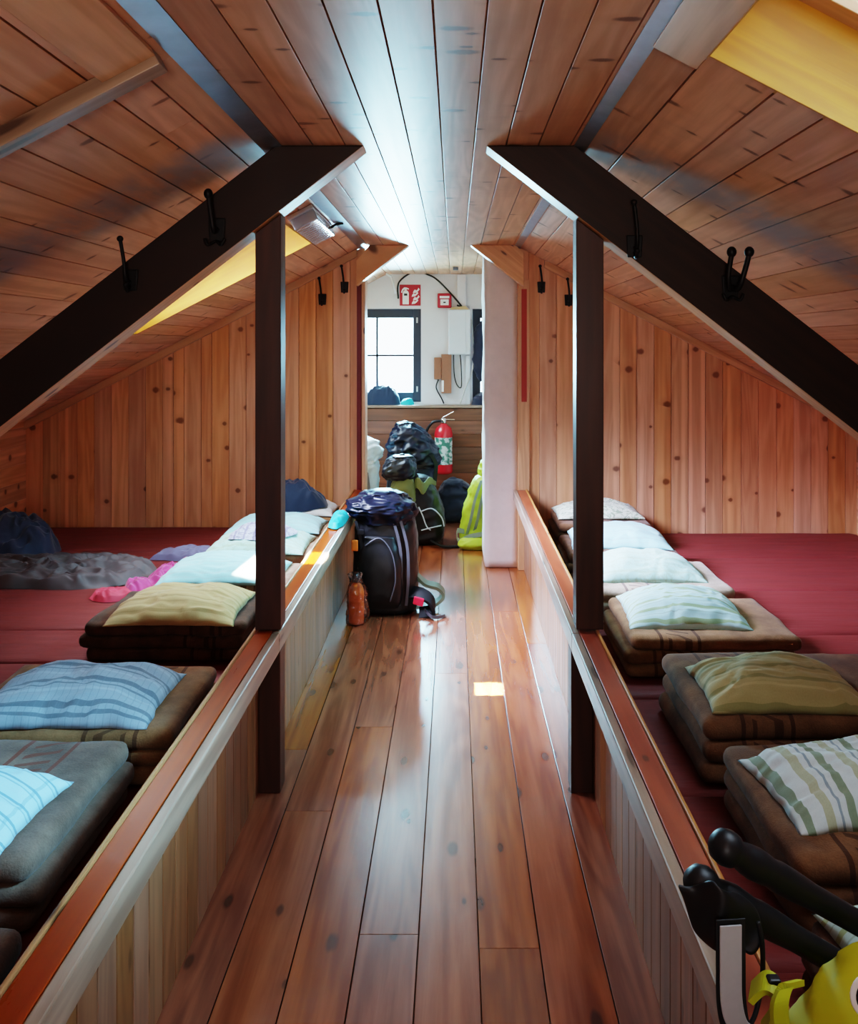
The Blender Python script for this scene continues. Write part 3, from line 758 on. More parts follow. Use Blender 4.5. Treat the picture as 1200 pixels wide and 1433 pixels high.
cloth('jacket', [(-1.22, 5.57), (-1.05, 5.545), (-.86, 5.57), (-.80, 5.66), (-.88, 5.76), (-1.1, 5.78), (-1.21, 5.73)], 0, .085, .06, 7, M['navy2'], 'dark blue jacket bundled on the off-white pillow by the far wall', 'jacket', 5.5, p=3, zfn=dome(-1.22, -.755, 5.54, 5.9, ZT[7], .075))

# ------------------------------------------------------------------ backpacks
M['pack'] = plain('dark_charcoal_nylon', (.011, .010, .011), .38, var=.2, nscale=60, bump=.1)
M['packgrey'] = plain('grey_nylon_trim', (.12, .12, .14), .4)
M['packblue'] = plain('shiny_blue_black_nylon', (.007, .010, .024), .36, var=.3, nscale=8, bump=.1)
M['olive'] = plain('olive_green_nylon', (.16, .19, .07), .5)
M['lime'] = plain('yellow_green_nylon', (.47, .62, .05), .5)
M['limedark'] = plain('grey_green_nylon', (.22, .28, .2), .5)
M['webbing'] = plain('black_webbing', (.01, .01, .012), .6)
M['palecord'] = plain('pale_blue_cord', (.55, .65, .75), .5)
M['redbuckle'] = plain('red_plastic', (.75, .03, .06), .35)
M['orangetag'] = plain('orange_rubber_tag', (.85, .22, .03), .5)
M['palefab'] = plain('pale_blue_grey_nylon', (.62, .68, .74), .5)
M['yellow'] = plain('yellow_coated_nylon', (.40, .32, .008), .7, var=.1, nscale=5, bump=.05, spec=.15)
def loft(mb, secs, n=72, exp=3.0, wr=.008, f=7, seed=0, steps=10):
    S = spline([V((s[0], s[1], s[2])) for s in secs], steps); Rr = spline([V((s[3], s[4], 0)) for s in secs], steps)
    rings = []
    for c, r in zip(S, Rr):
        row = []
        for k in range(n):
            a = 2*PI*k/n; ca, sa = math.cos(a), math.sin(a)
            x = math.copysign(abs(ca)**(2/exp), ca)*max(r.x, .002); y = math.copysign(abs(sa)**(2/exp), sa)*max(r.y, .002)
            p = V((c.x+x, c.y+y, c.z)); q = p+V((0, 0, seed)); wn = noise.noise(q*f*.7); q = V((q.x, q.y, q.z*1.5))+V((wn, -wn, wn))*.05; d = wr*(ridged(q, f)-.5+.55*ridged(q+V((seed, 0, 0)), f*2.4)-.25+.3*ridged(q, f*5)-.12)
            nrm = V((ca, sa, 0)); row.append(p+nrm*d)
        rings.append(row)
    for sc_, dz in ((.8, .006), (.5, .011), (.2, .013)): rings.append([V((S[-1].x+(p.x-S[-1].x)*sc_, S[-1].y+(p.y-S[-1].y)*sc_, S[-1].z+dz)) for p in rings[-1 if sc_ == .8 else -1]])
    b = len(mb.v); mb.grid(rings, n, len(rings), wrapu=True)
    mb.fan([b+k for k in range(n)], S[0], True); S.append(S[-1]+V((0, 0, .013))); e = b+(len(rings)-1)*n; mb.fan([e+k for k in range(n)], S[-1])

# 1: big charcoal pack against the left rail
px, py = -.395, 5.12
bp = thing('backpack', 'large charcoal trekking backpack with shiny blue lid leaning on the left rail', 'backpack', (px, py, 0))
mb = MB(); loft(mb, [(px, py, .005, .165, .13), (px, py, .03, .178, .155), (px+.003, py, .18, .182, .17), (px+.002, py, .36, .180, .165), (px, py, .50, .17, .15), (px-.01, py, .585, .14, .12), (px-.01, py, .60, .05, .05)], exp=3.2, wr=.006, seed=2)
mb.build('pack_body', M['pack'], bp)
mb = MB(); loft(mb, [(px, py-.01, .505, .15, .15), (px-.012, py-.01, .565, .188, .17), (px-.03, py-.01, .61, .185, .16), (px-.03, py, .65, .14, .13), (px-.02, py+.01, .672, .07, .07)], exp=2.6, wr=.028, f=9, seed=5)
mb.build('pack_lid', M['packblue'], bp)
mb = MB(); loft(mb, [(px-.02, py-.15, .05, .10, .03), (px-.02, py-.165, .12, .125, .05), (px-.02, py-.165, .3, .12, .05), (px-.025, py-.14, .44, .09, .03)], exp=3, wr=.004)
mb.build('front_pocket', M['pack'], bp)
for dx, m in ((.085, 'packgrey'), (.125, 'packgrey'), (-.125, 'webbing')):
    mb = MB(); mb.ribbon(spline([(px+dx, py-.152, .06), (px+dx+.012, py-.175, .2), (px+dx+.008, py-.172, .38), (px+dx-.03, py-.155, .53)], 6), (1, 0, 0), .016, .006); mb.build('compression_strap', M[m], bp)
mb = MB(); mb.tube(spline([(px+.04, py-.222, .1), (px+.07, py-.215, .22), (px+.05, py-.20, .36), (px-.02, py-.185, .44), (px-.1, py-.19, .4)], 7), .004, 6); mb.build('zip', M['packgrey'], bp)
for zz in (.25, .46):
    mb = MB(); mb.box(px-.145, px-.105, py-.19, py-.172, zz, zz+.028); mb.build('buckle', M['black'], bp, bevel=.003)
tg = MB(); tg.rbox((px-.155, py-.205, .405), (.036, .008, .062), .0035, (6, 2, 8)); tg.build('tag', M['orangetag'], bp, weld=.0003)['label'] = 'orange rubber tag'
# harness on the floor to the right
mb = MB(); mb.ribbon(spline([(px+.14, py-.02, .24), (px+.22, py-.04, .16), (px+.30, py-.03, .13), (px+.33, py-.02, .08), (px+.27, py-.04, .035), (px+.18, py-.05, .03)], 7), (0, 1, .2), .06, .018); mb.build('shoulder_strap', M['limedark'], bp)
mb = MB(); mb.ribbon(spline([(px+.13, py-.12, .12), (px+.2, py-.16, .13), (px+.26, py-.18, .10), (px+.275, py-.17, .04), (px+.2, py-.15, .015)], 7), (0, .8, .6), .075, .02); mb.build('hip_belt', M['webbing'], bp)
mb = MB(); mb.obox((px+.165, py-.218, .085), (.055, -.01, -.012), (0, .014, .004), (.008, 0, .04)); mb.build('hip_buckle', M['redbuckle'], bp, bevel=.004)['label'] = 'bright red buckle'
mb = MB(); mb.ribbon(spline([(px+.23, py-.2, .05), (px+.27, py-.23, .02), (px+.32, py-.2, .012), (px+.34, py-.17, .01)], 6), (0, 0, 1), .018, .003); mb.build('belt_webbing', M['packgrey'], bp)
# turquoise cloth on the rail
cloth('towel', [(-.668, 4.70), (-.62, 4.66), (-.592, 4.76), (-.59, 4.98), (-.62, 5.06), (-.668, 5.02), (-.672, 4.86)], .548, .035, .02, 12, M['turq'], 'turquoise cloth lying on the left rail beside the charcoal backpack', 'cloth', 2.2, p=3)
# orange bottle in a clear bag
bx_, by_ = -.532, 4.835
bo = thing('water_bottle', 'orange metal bottle in a clear plastic bag on the floor by the left rail', 'bottle', (bx_, by_, 0))
mb = MB(); mb.lathe([(.03, .001), (.040, .006), (.042, .02), (.042, .17), (.038, .195), (.024, .215), (.018, .222), (.018, .226)], (bx_, by_, 0)); mb.build('bottle_body', M['orange'], bo)
mb = MB(); mb.lathe([(.021, .227), (.022, .232), (.022, .255), (.016, .262), (.012, .275), (.004, .278)], (bx_, by_, 0), 18); mb.build('cap', M['black'], bo)
mb = MB(); loft(mb, [(bx_, by_, .002, .045, .045), (bx_+.004, by_, .02, .056, .054), (bx_+.012, by_, .10, .058, .052), (bx_+.008, by_, .18, .05, .048), (bx_, by_, .235, .03, .03), (bx_, by_, .27, .04, .035)], exp=2.2, wr=.012, f=16, seed=9)
mb.build('plastic_bag', M['plasticbag'], bo)

# 2: olive and black pack with pale cords behind it
px, py = -.30, 6.85
bp = thing('backpack', 'black and olive backpack with pale cords standing open behind the charcoal backpack', 'backpack', (px, py, 0))
mb = MB(); loft(mb, [(px, py, .005, .14, .12), (px+.02, py, .05, .19, .15), (px+.03, py, .22, .19, .15), (px+.01, py, .38, .16, .13), (px-.03, py, .5, .13, .11), (px-.04, py, .52, .04, .04)], exp=2.8, wr=.01, seed=3); mb.build('pack_body', M['pack'], bp)
mb = MB(); loft(mb, [(px-.10, py-.09, .02, .08, .06), (px-.09, py-.10, .2, .10, .07), (px-.09, py-.09, .38, .10, .07), (px-.08, py-.07, .50, .08, .06), (px-.08, py-.06, .54, .03, .03)], exp=2.6, wr=.012, seed=13); mb.build('side_panel', M['olive'], bp)['label'] = 'olive green side panel'
mb = MB(); loft(mb, [(px-.12, py-.03, .49, .10, .10), (px-.12, py-.03, .53, .125, .12), (px-.115, py-.03, .62, .11, .11), (px-.10, py-.02, .665, .07, .08), (px-.10, py-.02, .67, .02, .02)], exp=2.8, wr=.02, f=10, seed=7); mb.build('pack_lid', M['packblue'], bp)
mb = MB()
mb.grid([[V((px-.0+.16*i/10, py-.13-.03*math.sin(i*.5), .50-.10*j/6*(1-abs(i/10-.3))+.02*math.sin(i*1.1))) for i in range(11)] for j in range(7)], 11, 7); o = mb.build('lining_flap', M['olive'], bp); o.modifiers.new('solid', 'SOLIDIFY').thickness = .006; o['label'] = 'olive green flap hanging open'
for k, pts in enumerate(([(px+.03, py-.17, .30), (px+.06, py-.185, .24), (px+.09, py-.19, .16), (px+.12, py-.185, .13)], [(px+.05, py-.185, .27), (px+.13, py-.18, .29), (px+.2, py-.15, .22), (px+.22, py-.14, .15)], [(px+.05, py-.19, .13), (px+.13, py-.19, .15), (px+.2, py-.16, .16)])):
    mb = MB(); mb.tube(spline(pts, 6), .005, 6); mb.build('cord', M['palecord'], bp)
mb = MB(); mb.ribbon(spline([(px+.12, py-.16, .05), (px+.19, py-.2, .02), (px+.26, py-.2, .012), (px+.33, py-.18, .01)], 6), (0, 1, 0), .04, .008); mb.build('strap', M['webbing'], bp)

# 3: tall dark blue pack with jacket on top
px, py = -.36, 7.45
bp = thing('backpack', 'tall dark blue-black backpack with bulging hood behind the olive one', 'backpack', (px, py, 0))
mb = MB(); loft(mb, [(px, py, .005, .16, .13), (px, py, .06, .2, .16), (px, py, .4, .2, .16), (px+.02, py, .55, .19, .15), (px+.02, py, .6, .05, .05)], exp=2.8, wr=.015, seed=21); mb.build('pack_body', M['navy'], bp)
mb = MB(); loft(mb, [(px+.03, py-.02, .50, .17, .15), (px+.02, py-.02, .56, .215, .18), (px+.0, py-.02, .68, .20, .17), (px-.03, py, .80, .13, .12), (px-.05, py, .86, .06, .06), (px-.05, py, .87, .02, .02)], exp=2.3, wr=.03, f=8, seed=25); mb.build('pack_lid', M['packblue'], bp)
mb = MB(); mb.ribbon(spline([(px+.16, py-.18, .62), (px+.205, py-.16, .55), (px+.2, py-.15, .42), (px+.18, py-.16, .3)], 6), (1, .3, 0), .03, .008); mb.build('strap', M['webbing'], bp)
# small navy bag beside the extinguisher
px, py = .02, 7.72
bp = thing('duffel_bag', 'small dark navy bag slumped on the floor below the fire extinguisher', 'bag', (px, py, 0))
mb = MB(); loft(mb, [(px-.02, py, .005, .12, .10), (px-.02, py, .05, .17, .14), (px-.01, py, .2, .16, .13), (px-.02, py, .32, .10, .09), (px-.03, py, .36, .03, .03)], exp=2.5, wr=.02, seed=31); mb.build('bag_body', M['navy'], bp)
mb = MB(); mb.tube(spline([(px+.05, py-.08, .3), (px+.10, py-.1, .27), (px+.13, py-.09, .2), (px+.14, py-.08, .12)], 6), .009, 6); mb.build('handle', M['webbing'], bp)
# pale pack at the left, in the sun
px, py = -.80, 7.25
bp = thing('backpack', 'pale blue-grey sunlit backpack half hidden behind the left door jamb', 'backpack', (px, py, 0))
mb = MB(); loft(mb, [(px, py, .005, .14, .13), (px, py, .06, .18, .15), (px, py, .4, .18, .15), (px, py, .58, .17, .14), (px, py, .62, .05, .05)], exp=2.8, wr=.015, seed=41); mb.build('pack_body', M['palefab'], bp)
mb = MB(); loft(mb, [(px, py-.01, .56, .16, .13), (px+.01, py-.01, .62, .195, .15), (px+.01, py-.01, .73, .16, .12), (px, py, .78, .05, .05)], exp=2.5, wr=.03, seed=44); mb.build('pack_lid', M['palefab'], bp)
mb = MB(); mb.ribbon(spline([(px+.1, py-.16, .1), (px+.12, py-.17, .3), (px+.1, py-.16, .5)], 6), (1, 0, 0), .03, .006); mb.build('strap', M['packgrey'], bp)
# 5: lime pack by the chimney
px, py = .22, 6.78
bp = thing('backpack', 'yellow-green backpack standing half hidden behind the white chimney', 'backpack', (px, py, 0))
mb = MB(); loft(mb, [(px, py, .005, .14, .11), (px, py, .05, .18, .14), (px+.01, py, .25, .17, .14), (px+.03, py, .42, .14, .12), (px+.05, py, .52, .10, .09), (px+.05, py, .54, .03, .03)], exp=2.6, wr=.012, seed=51); mb.build('pack_body', M['lime'], bp)
mb = MB(); loft(mb, [(px+.06, py, .50, .09, .08), (px+.06, py, .55, .105, .1), (px+.07, py, .63, .085, .08), (px+.08, py, .69, .05, .05), (px+.08, py, .70, .02, .02)], exp=2.4, wr=.015, seed=55); mb.build('pack_lid', M['lime'], bp)
for k in range(3):
    mb = MB(); mb.ribbon(spline([(px-.13+.05*k, py-.12, .10), (px-.10+.05*k, py-.15, .22), (px-.07+.05*k, py-.145, .36), (px-.02+.04*k, py-.11, .5)], 6), (1, 0, .1), .022, .008); mb.build('compression_strap', M['limedark'], bp)
mb = MB(); loft(mb, [(px-.07, py-.16, .004, .10, .05), (px-.07, py-.17, .04, .125, .065), (px-.06, py-.16, .085, .10, .05), (px-.05, py-.15, .1, .03, .02)], exp=2.4, wr=.008); mb.build('base_pocket', M['lime'], bp)
mb = MB(); mb.ribbon(spline([(px-.15, py-.12, .12), (px-.2, py-.14, .13), (px-.19, py-.16, .06), (px-.1, py-.19, .10), (px+.06, py-.2, .13)], 6), (0, .3, 1), .035, .01); mb.build('hip_belt', M['limedark'], bp)

# ------------------------------------------------------------------ end wall equipment
def icon(name, pts, y, mat, parent, th=.002):
    mb = MB(); mb.prism(pts, y-th, y, .5); return mb.build(name, mat, parent)
def px2(x, y, Y): return ((x-636)*Y/1250, 1.5-(y-485)*Y/1250)
yw = YE-.001
s = thing('fire_extinguisher_sign', 'square red sign with white extinguisher and flames on the end wall', 'sign', (-.41, YE, 1.97))
x0, x1, z0, z1 = -.508, -.315, 1.878, 2.072
mb = MB(); mb.box(x0, x1, yw-.006, yw, z0, z1); mb.build('sign_board', M['signred'], s, bevel=.001)
yi = yw-.0062
icon('extinguisher_symbol', [(-.482, 1.89), (-.424, 1.89), (-.424, 1.995), (-.432, 2.012), (-.444, 2.02), (-.444, 2.032), (-.425, 2.026), (-.423, 2.036), (-.446, 2.046), (-.466, 2.048), (-.486, 2.03), (-.496, 2.0), (-.487, 1.996), (-.478, 2.018), (-.462, 2.028), (-.462, 2.02), (-.474, 2.012), (-.482, 1.995)], yi, M['white'], s)
icon('extinguisher_label', [(-.468, 1.97), (-.438, 1.97), (-.438, 1.99), (-.468, 1.99)], yi-.0021, M['black'], s)
for k in range(4):
    zb_ = 1.892+.034*k; sx_ = -.398+.012*(k % 2)
    icon('flame_symbol', [(sx_, zb_), (sx_+.03, zb_+.004), (sx_+.046, zb_+.016), (sx_+.062, zb_+.034), (sx_+.05, zb_+.05), (sx_+.046, zb_+.036), (sx_+.03, zb_+.024), (sx_+.02, zb_+.034), (sx_+.006, zb_+.02)], yi, M['white'], s)
s = thing('fire_alarm_call_point', 'small red fire alarm box with white front on the end wall', 'alarm', (-.09, YE, 1.93))
mb = MB(); mb.box(-.158, -.03, yw-.045, yw, 1.857, 1.99); mb.build('alarm_housing', M['signred'], s, bevel=.008)
mb = MB(); mb.box(-.132, -.056, yw-.0475, yw-.0455, 1.88, 1.935); mb.box(-.138, -.05, yw-.0475, yw-.0455, 1.945, 1.965); mb.build('alarm_face', M['white'], s)
mb = MB(); mb.box(-.105, -.083, yw-.0495, yw-.048, 1.9, 1.912); mb.build('alarm_button', M['black'], s)
b = thing('electrical_cabinet', 'white metal cabinet with tan top on the end wall right of the alarm', 'cabinet', (.04, YE, 1.6))
mb = MB(); mb.box(-.058, .142, yw-.12, yw, 1.427, 1.838); mb.build('cabinet_body', M['boxwhite'], b, bevel=.006)
mb = MB(); mb.box(-.052, .10, yw-.126, yw-.1205, 1.435, 1.83); mb.build('cabinet_door', M['boxwhite'], b, bevel=.003)
mb = MB(); mb.prism([(-.05, 1.8385), (.13, 1.8385), (.10, 1.87), (-.02, 1.86)], yw-.11, yw-.01, .5); mb.build('cabinet_top', M['boxtan'], b)
b = thing('junction_box', 'brown double junction box below the white cabinet on the end wall', 'box', (-.12, YE, 1.2))
mb = MB(); mb.box(-.19, -.125, yw-.07, yw, 1.20, 1.40); mb.build('switch_housing', M['boxbrown'], b, bevel=.005)
mb = MB(); mb.box(-.124, -.03, yw-.06, yw, 1.07, 1.43); mb.build('box_housing', M['boxbrown'], b, bevel=.005)
mb = MB(); mb.box(-.12, -.10, yw-.066, yw-.0605, 1.085, 1.19); mb.build('pilot_light', M['white'], b, bevel=.002)
mb = MB(); mb.box(.02, .10, yw-.05, yw, 1.87, 2.165); struct(mb.build('trim_13', M['plaster'], bevel=.004))
mb = MB(); mb.box(.10, .14, yw-.06, yw, .97, 1.42); tag(mb.build('cable_duct', M['boxwhite'], bevel=.004, thing=True), 'white vertical cable duct from the ledge up to the white cabinet', 'duct')
def cab(pts, r, m, label):
    mb = MB(); mb.tube(spline(pts, 8), r, 6); tag(mb.build('cable', M[m], thing=True), label, 'cable', 'cables on the end wall')
def w3(x, y, d=.02): a = px2(x, y, YE-d); return (a[0], YE-d, a[1])
cab([w3(557, 418), w3(558, 395), w3(580, 380), w3(600, 385), w3(612, 392, .065), w3(628, 408, .065), w3(645, 428, .06), (.02, YE-.06, 1.88)], .008, 'black', 'black cable arching along the end wall above the red signs')
cab([(-.15, YE-.03, 1.197), (-.17, YE-.03, 1.12), (-.12, YE-.03, 1.02), (-.10, YE-.03, .975)], .006, 'black', 'black cable hanging from the brown junction box to the ledge')
cab([(-.01, YE-.05, 1.425), (-.005, YE-.04, 1.25), (.02, YE-.04, 1.15), (.06, YE-.04, 1.13), (.06, YE-.05, 1.3), (.05, YE-.05, 1.425)], .005, 'black', 'black cable looping just under the white cabinet')
cab([(.155, YE-.06, 1.75), (.17, YE-.05, 1.5), (.16, YE-.07, 1.28), (.09, YE-.08, 1.1), (.05, YE-.08, .975)], .006, 'cable_w', 'pale cable curving from the cabinet side down to the ledge')
mb2 = MB(); mb2.tube([(-.57, YE-.2, 2.13), (-.535, YE-.2, 1.98)], .010, 8); mb2.tube([(-.62, YE-.2, 2.158), (-.57, YE-.2, 2.13)], .010, 8); tag(mb2.build('ceiling_bracket', M['boxwhite'], thing=True), 'thin white bracket hanging from the ceiling left of the extinguisher sign', 'bracket')
mb = MB(); mb.box(-.015, .03, 7.5, 7.56, CZ-.025, CZ-.001); tag(mb.build('smoke_detector', M['packgrey'], bevel=.004, thing=True), 'small grey box on the ceiling before the end wall', 'detector')

# extinguisher
ex, ey, ez = -.10, YE-.255, .36
e = thing('fire_extinguisher', 'red fire extinguisher with white label hung on the dark end panel', 'fire extinguisher', (ex, ey, ez))
mb = MB(); mb.lathe([(.055, .0), (.078, .012), (.082, .03), (.082, .36), (.07, .41), (.035, .44), (.028, .45)], (ex, ey, ez), 28); mb.build('cylinder', M['extred'], e)
def labmat():
    t = NT('extinguisher_label_print'); s_ = t.sep(t.uv()); n = t.noise(t.scale(t.uv(), (5, 9, 1)), 1, 3)
    g = t.mix(t.step(n, .45, .55), (.62, .65, .62, 1), (.06, .20, .14, 1)); t.put(t.b.inputs['Base Color'], g); return t.m
mb = MB(); n = 14
mb.grid([[V((ex+.0835*math.sin(-1.2+2.4*i/n), ey-.0835*math.cos(-1.2+2.4*i/n), ez+zz)) for i in range(n+1)] for zz in (.09, .2, .33)], n+1, 3); mb.build('label_sticker', labmat(), e)
mb = MB(); mb.lathe([(.02, .45), (.026, .455), (.026, .49), (.018, .5)], (ex, ey, ez), 16); mb.build('valve', M['chrome'], e)
mb = MB(); mb.obox((ex-.01, ey-.02, ez+.50), (.10, -.02, .055), (0, .02, 0), (0, 0, .008)); mb.obox((ex-.01, ey-.02, ez+.485), (.11, -.02, .0), (0, .02, 0), (0, 0, .008)); mb.build('lever', M['chrome'], e, bevel=.002)
mb = MB(); mb.tube(spline([(ex-.02, ey-.03, ez+.475), (ex-.10, ey-.03, ez+.46), (ex-.16, ey-.01, ez+.36), (ex-.165, ey, ez+.2), (ex-.13, ey, ez+.08), (ex-.095, ey, ez+.05)], 8), .012, 8); mb.build('hose', M['black'], e)
mb = MB(); mb.box(ex-.03, ex+.03, ey+.080, YE-.1595, ez+.25, ez+.30); mb.build('wall_bracket', M['iron'], e)

# things on the ledge
zl = .969
cloth('stuff_sack', [(-.82, 8.14), (-.7, 8.115), (-.56, 8.12), (-.50, 8.17), (-.52, 8.25), (-.66, 8.275), (-.8, 8.27)], zl, .13, .05, 9, M['navy2'], 'dark blue stuff sack on the ledge in front of the left window', 'bag', 6.6, p=4)
cloth('cap', [(-.49, 8.14), (-.43, 8.12), (-.375, 8.15), (-.38, 8.22), (-.44, 8.25), (-.49, 8.22)], zl, .04, .025, 14, M['turq'], 'small teal crumpled cloth on the ledge beside the stuff sack', 'cloth', 7.1, p=3)
cloth('clothing_pile', [(.155, 8.16), (.2, 8.11), (.30, 8.12), (.41, 8.16), (.40, 8.25), (.25, 8.27), (.16, 8.24)], zl, .06, .04, 10, M['navy'], 'dark clothing heaped on the ledge below the right window', 'clothes', 8.3, p=3)
# dark garment hanging by the right window
mb = MB(); loft(mb, [(.255, 8.2, 1.18, .02, .02), (.25, 8.2, 1.28, .07, .035), (.25, 8.2, 1.5, .085, .04), (.26, 8.2, 1.68, .06, .035), (.275, 8.2, 1.76, .015, .015)], exp=2.2, wr=.015, seed=3); mb.tube([(.275, 8.2, 1.75), (.275, 8.245, 1.87)], .006, 6)
tag(mb.build('hanging_jacket', M['navy'], thing=True), 'dark jacket hanging in front of the right window beside the chimney', 'jacket')

# ------------------------------------------------------------------ ceiling lamp on the left slope
lm = thing('bulkhead_lamp', 'clear ribbed bulkhead lamp on the left slope behind the roof beam', 'lamp', (-.72, 4.4, 2.1))
tx = V((-1, 0, -SL)).normalized(); o0 = V((-.655, 4.08, roofL(-.655)))
mb = MB(); mb.obox(o0-nl*.02, tx*.13, (0, .62, 0), nl*.018); mb.build('lamp_base', M['boxwhite'], lm, bevel=.003)
mb = MB()
for i in range(12): mb.obox(o0-nl*.075+tx*.005+V((0, .01+.05*i, 0)), tx*.12, (0, .047, 0), nl*.053)
mb.build('lamp_cover', M['lampcover'], lm, bevel=.006)
mb = MB(); mb.tube(spline([o0+V((.0, .63, 0))-nl*.03+tx*.04, o0+V((.02, .66, -.01)), V((-.60, 4.78, CZ-.012))], 6), .007, 6); mb.build('lamp_cord', M['black'], lm)

# ------------------------------------------------------------------ coat hooks
def hook_parts(kind, face):
    """origin at the centre of the mounting plate, -y towards the aisle"""
    r = thing('coat_hook', '', 'hook', (0, 0, 0))
    mb = MB(); mb.prism([(-.022, -.035), (.022, -.035), (.026, .035), (-.026, .035)], -.008, 0, .5); mb.build('plate', M['iron'], r, bevel=.003)
    if kind == 'tall':
        mb = MB(); mb.tube(spline([(0, -.008, -.005), (0, -.035, -.012), (0, -.05, .01), (-.003, -.055, .06), (-.012, -.06, .125)], 6), .0062, 8); mb.ball((-.013, -.06, .130), .0105, 7); mb.build('long_prong', M['iron'], r)
        mb = MB(); mb.tube(spline([(0, -.008, -.02), (.0, -.03, -.038), (0, -.045, -.02)], 5), .006, 8); mb.ball((0, -.045, -.018), .009, 6); mb.build('short_prong', M['iron'], r)
    elif kind == 'knob':
        mb = MB(); mb.tube(spline([(0, -.008, 0), (0, -.04, -.006), (-.004, -.05, .03), (-.012, -.055, .095)], 6), [.009]*6+[.0075]*13, 8); mb.ball((-.012, -.055, .10), .0135, 7, (1, 1, 1.2)); mb.build('long_prong', M['iron'], r)
        mb = MB(); mb.tube(spline([(-.03, -.03, -.03), (-.02, -.032, -.048), (0, -.02, -.036), (.02, -.032, -.048), (.03, -.03, -.03)], 5), .005, 7); mb.build('lower_hook', M['iron'], r)
    else:
        for sx in (-1, 1):
            mb = MB(); mb.tube(spline([(0, -.008, 0), (sx*.012, -.04, -.006), (sx*.022, -.055, .03), (sx*.026+.012, -.06, .095)], 6), [.010]*6+[.008]*13, 8); mb.ball((sx*.026+.012, -.06, .10), .0145, 7, (1, 1, 1.15)); mb.build('long_prong', M['iron'], r)
        mb = MB(); mb.tube(spline([(-.03, -.03, -.022), (-.02, -.032, -.04), (0, -.02, -.03), (.02, -.032, -.04), (.03, -.03, -.022)], 5), .005, 7); mb.build('lower_hook', M['iron'], r)
    return r
def copy_tree(o, parent=None):
    c = o.copy(); COL.objects.link(c); c.parent = parent
    for ch in list(o.children): copy_tree(ch, c)
    return c
tall = hook_parts('tall', 0); dbl = hook_parts('double', 0); knob = hook_parts('knob', 0); used = set()
def hook(proto, X, Y, Z, label, sc=1.0):
    r = proto if proto.name not in used else copy_tree(proto)
    used.add(proto.name); used.add(r.name)
    r.location = (X, Y, Z); r.scale = (sc,)*3; r['label'] = label; r['group'] = 'iron coat hooks'
bY = BY-.001
def bw(x, y, Y): return ((x-636)*Y/1250, 1.5-(y-485)*Y/1250)
for pr, x, y, lab, sc in ((tall, 183, 392, 'black iron hook with long thin prong on left roof beam, lower of its two', 1), (knob, 304, 322, 'black iron hook with thick knobbed prong on left roof beam, upper of its two', 1.1),
                      (tall, 887, 345, 'black iron hook with one long prong on the right roof beam, just above the post', 1.05), (dbl, 1021, 402, 'black iron double-knobbed hook on the right roof beam, the outermost one', 1.1)):
    X, Z = bw(x, y, BY); hook(pr, X, bY, Z, lab, sc)
yw2 = YW-.001
for x, y, lab in ((451, 419, 'small black hook on far left pine wall, further from the doorway'), (482, 402, 'small black hook on far left pine wall, nearer the doorway'),
                  (757, 402, 'small black hook on far right pine wall, nearer the doorway'), (795, 420, 'small black hook on far right pine wall, beside the post')):
    X, Z = bw(x, y, YW); hook(tall, X, yw2, Z, lab, 1.05)

# ------------------------------------------------------------------ trekking poles and yellow bag at lower right
def T(x, y, Y): return V(((x-636)*Y/1250, Y, 1.5-(y-485)*Y/1250))
def pole(k0, k1, far, label, with_strap):
    k0, k1, far = V(k0), V(k1), V(far); d = (k1-k0).normalized()
    loc = (k0+far)/2; r = thing('trekking_pole', label, 'trekking pole', tuple(loc), 'trekking poles on the right rail')
    L = (k1-k0).length
    prof = [(0, 0), (.014, .003), (.022, .011), (.0255, .024), (.024, .036), (.018, .048), (.0155, .06), (.0175, .08), (.0165, .10), (.0150, .115), (.0165, .13), (.0160, .16), (.0140, .2), (.0135, .30), (.0135, .31)]; prof = [(r_*(1.0 if z_ < .05 else 1.35), z_) for r_, z_ in prof]
    mb = MB(); mb.lathe(prof, k0, 24, d); mb.build('grip', M['black'], r)
    mb = MB(); mb.tube([k0+d*.30, far], [.0085, .0085], 12); mb.build('shaft', M['packgrey'], r)
    return r, d
M['grip'] = plain('blue_black_foam', (.018, .028, .05), .38)
k0 = T(998, 1176, 1.30); k1 = T(1110, 1240, 1.34)
p1, dd = pole(k0, k1, k0+(k1-k0).normalized()*.52, 'upper black trekking pole with shiny domed grip, lying over the right rail', True)
k0b = T(962, 1226, 1.28); k1b = T(1090, 1300, 1.31)
p2, dd2 = pole(k0b, k1b, k0b+(k1b-k0b).normalized()*.48, 'lower black trekking pole with wrist strap, lying over the right rail', True)
mb = MB(); rows = [(1240, 946, 1030), (1256, 954, 1052), (1272, 958, 1064), (1290, 962, 1068), (1306, 968, 1066), (1320, 984, 1064), (1332, 1000, 1058)]
mb.grid([[T(xa_+(xb_-xa_)*u/8, yy+6*math.sin(u*1.1), 1.262+.012*math.sin(u*.9+yy*.05)-.02*math.sin(u/8*PI)) for u in range(9)] for yy, xa_, xb_ in rows], 9, len(rows))
o = mb.build('hand_loop', M['black'], p2); o.modifiers.new('solid', 'SOLIDIFY').thickness = .010; sb_ = o.modifiers.new('sub', 'SUBSURF'); sb_.levels = sb_.render_levels = 2
def strip(name, pts, w, mat, par, th=.003):
    mb = MB(); mb.ribbon(spline(pts, 8), (1, .1, 0), w, th); return mb.build(name, mat, par, bevel=.001)
M['strapwhite'] = plain('pale_strap_lining', (.42, .43, .46), .85, var=.06, nscale=80)
strip('strap_lining', [T(1022, 1295, 1.219), T(1022, 1350, 1.217), T(1023, 1400, 1.217), T(1030, 1430, 1.222), T(1044, 1440, 1.236)], .031, M['strapwhite'], p2)['label'] = 'pale grey lining of the strap'
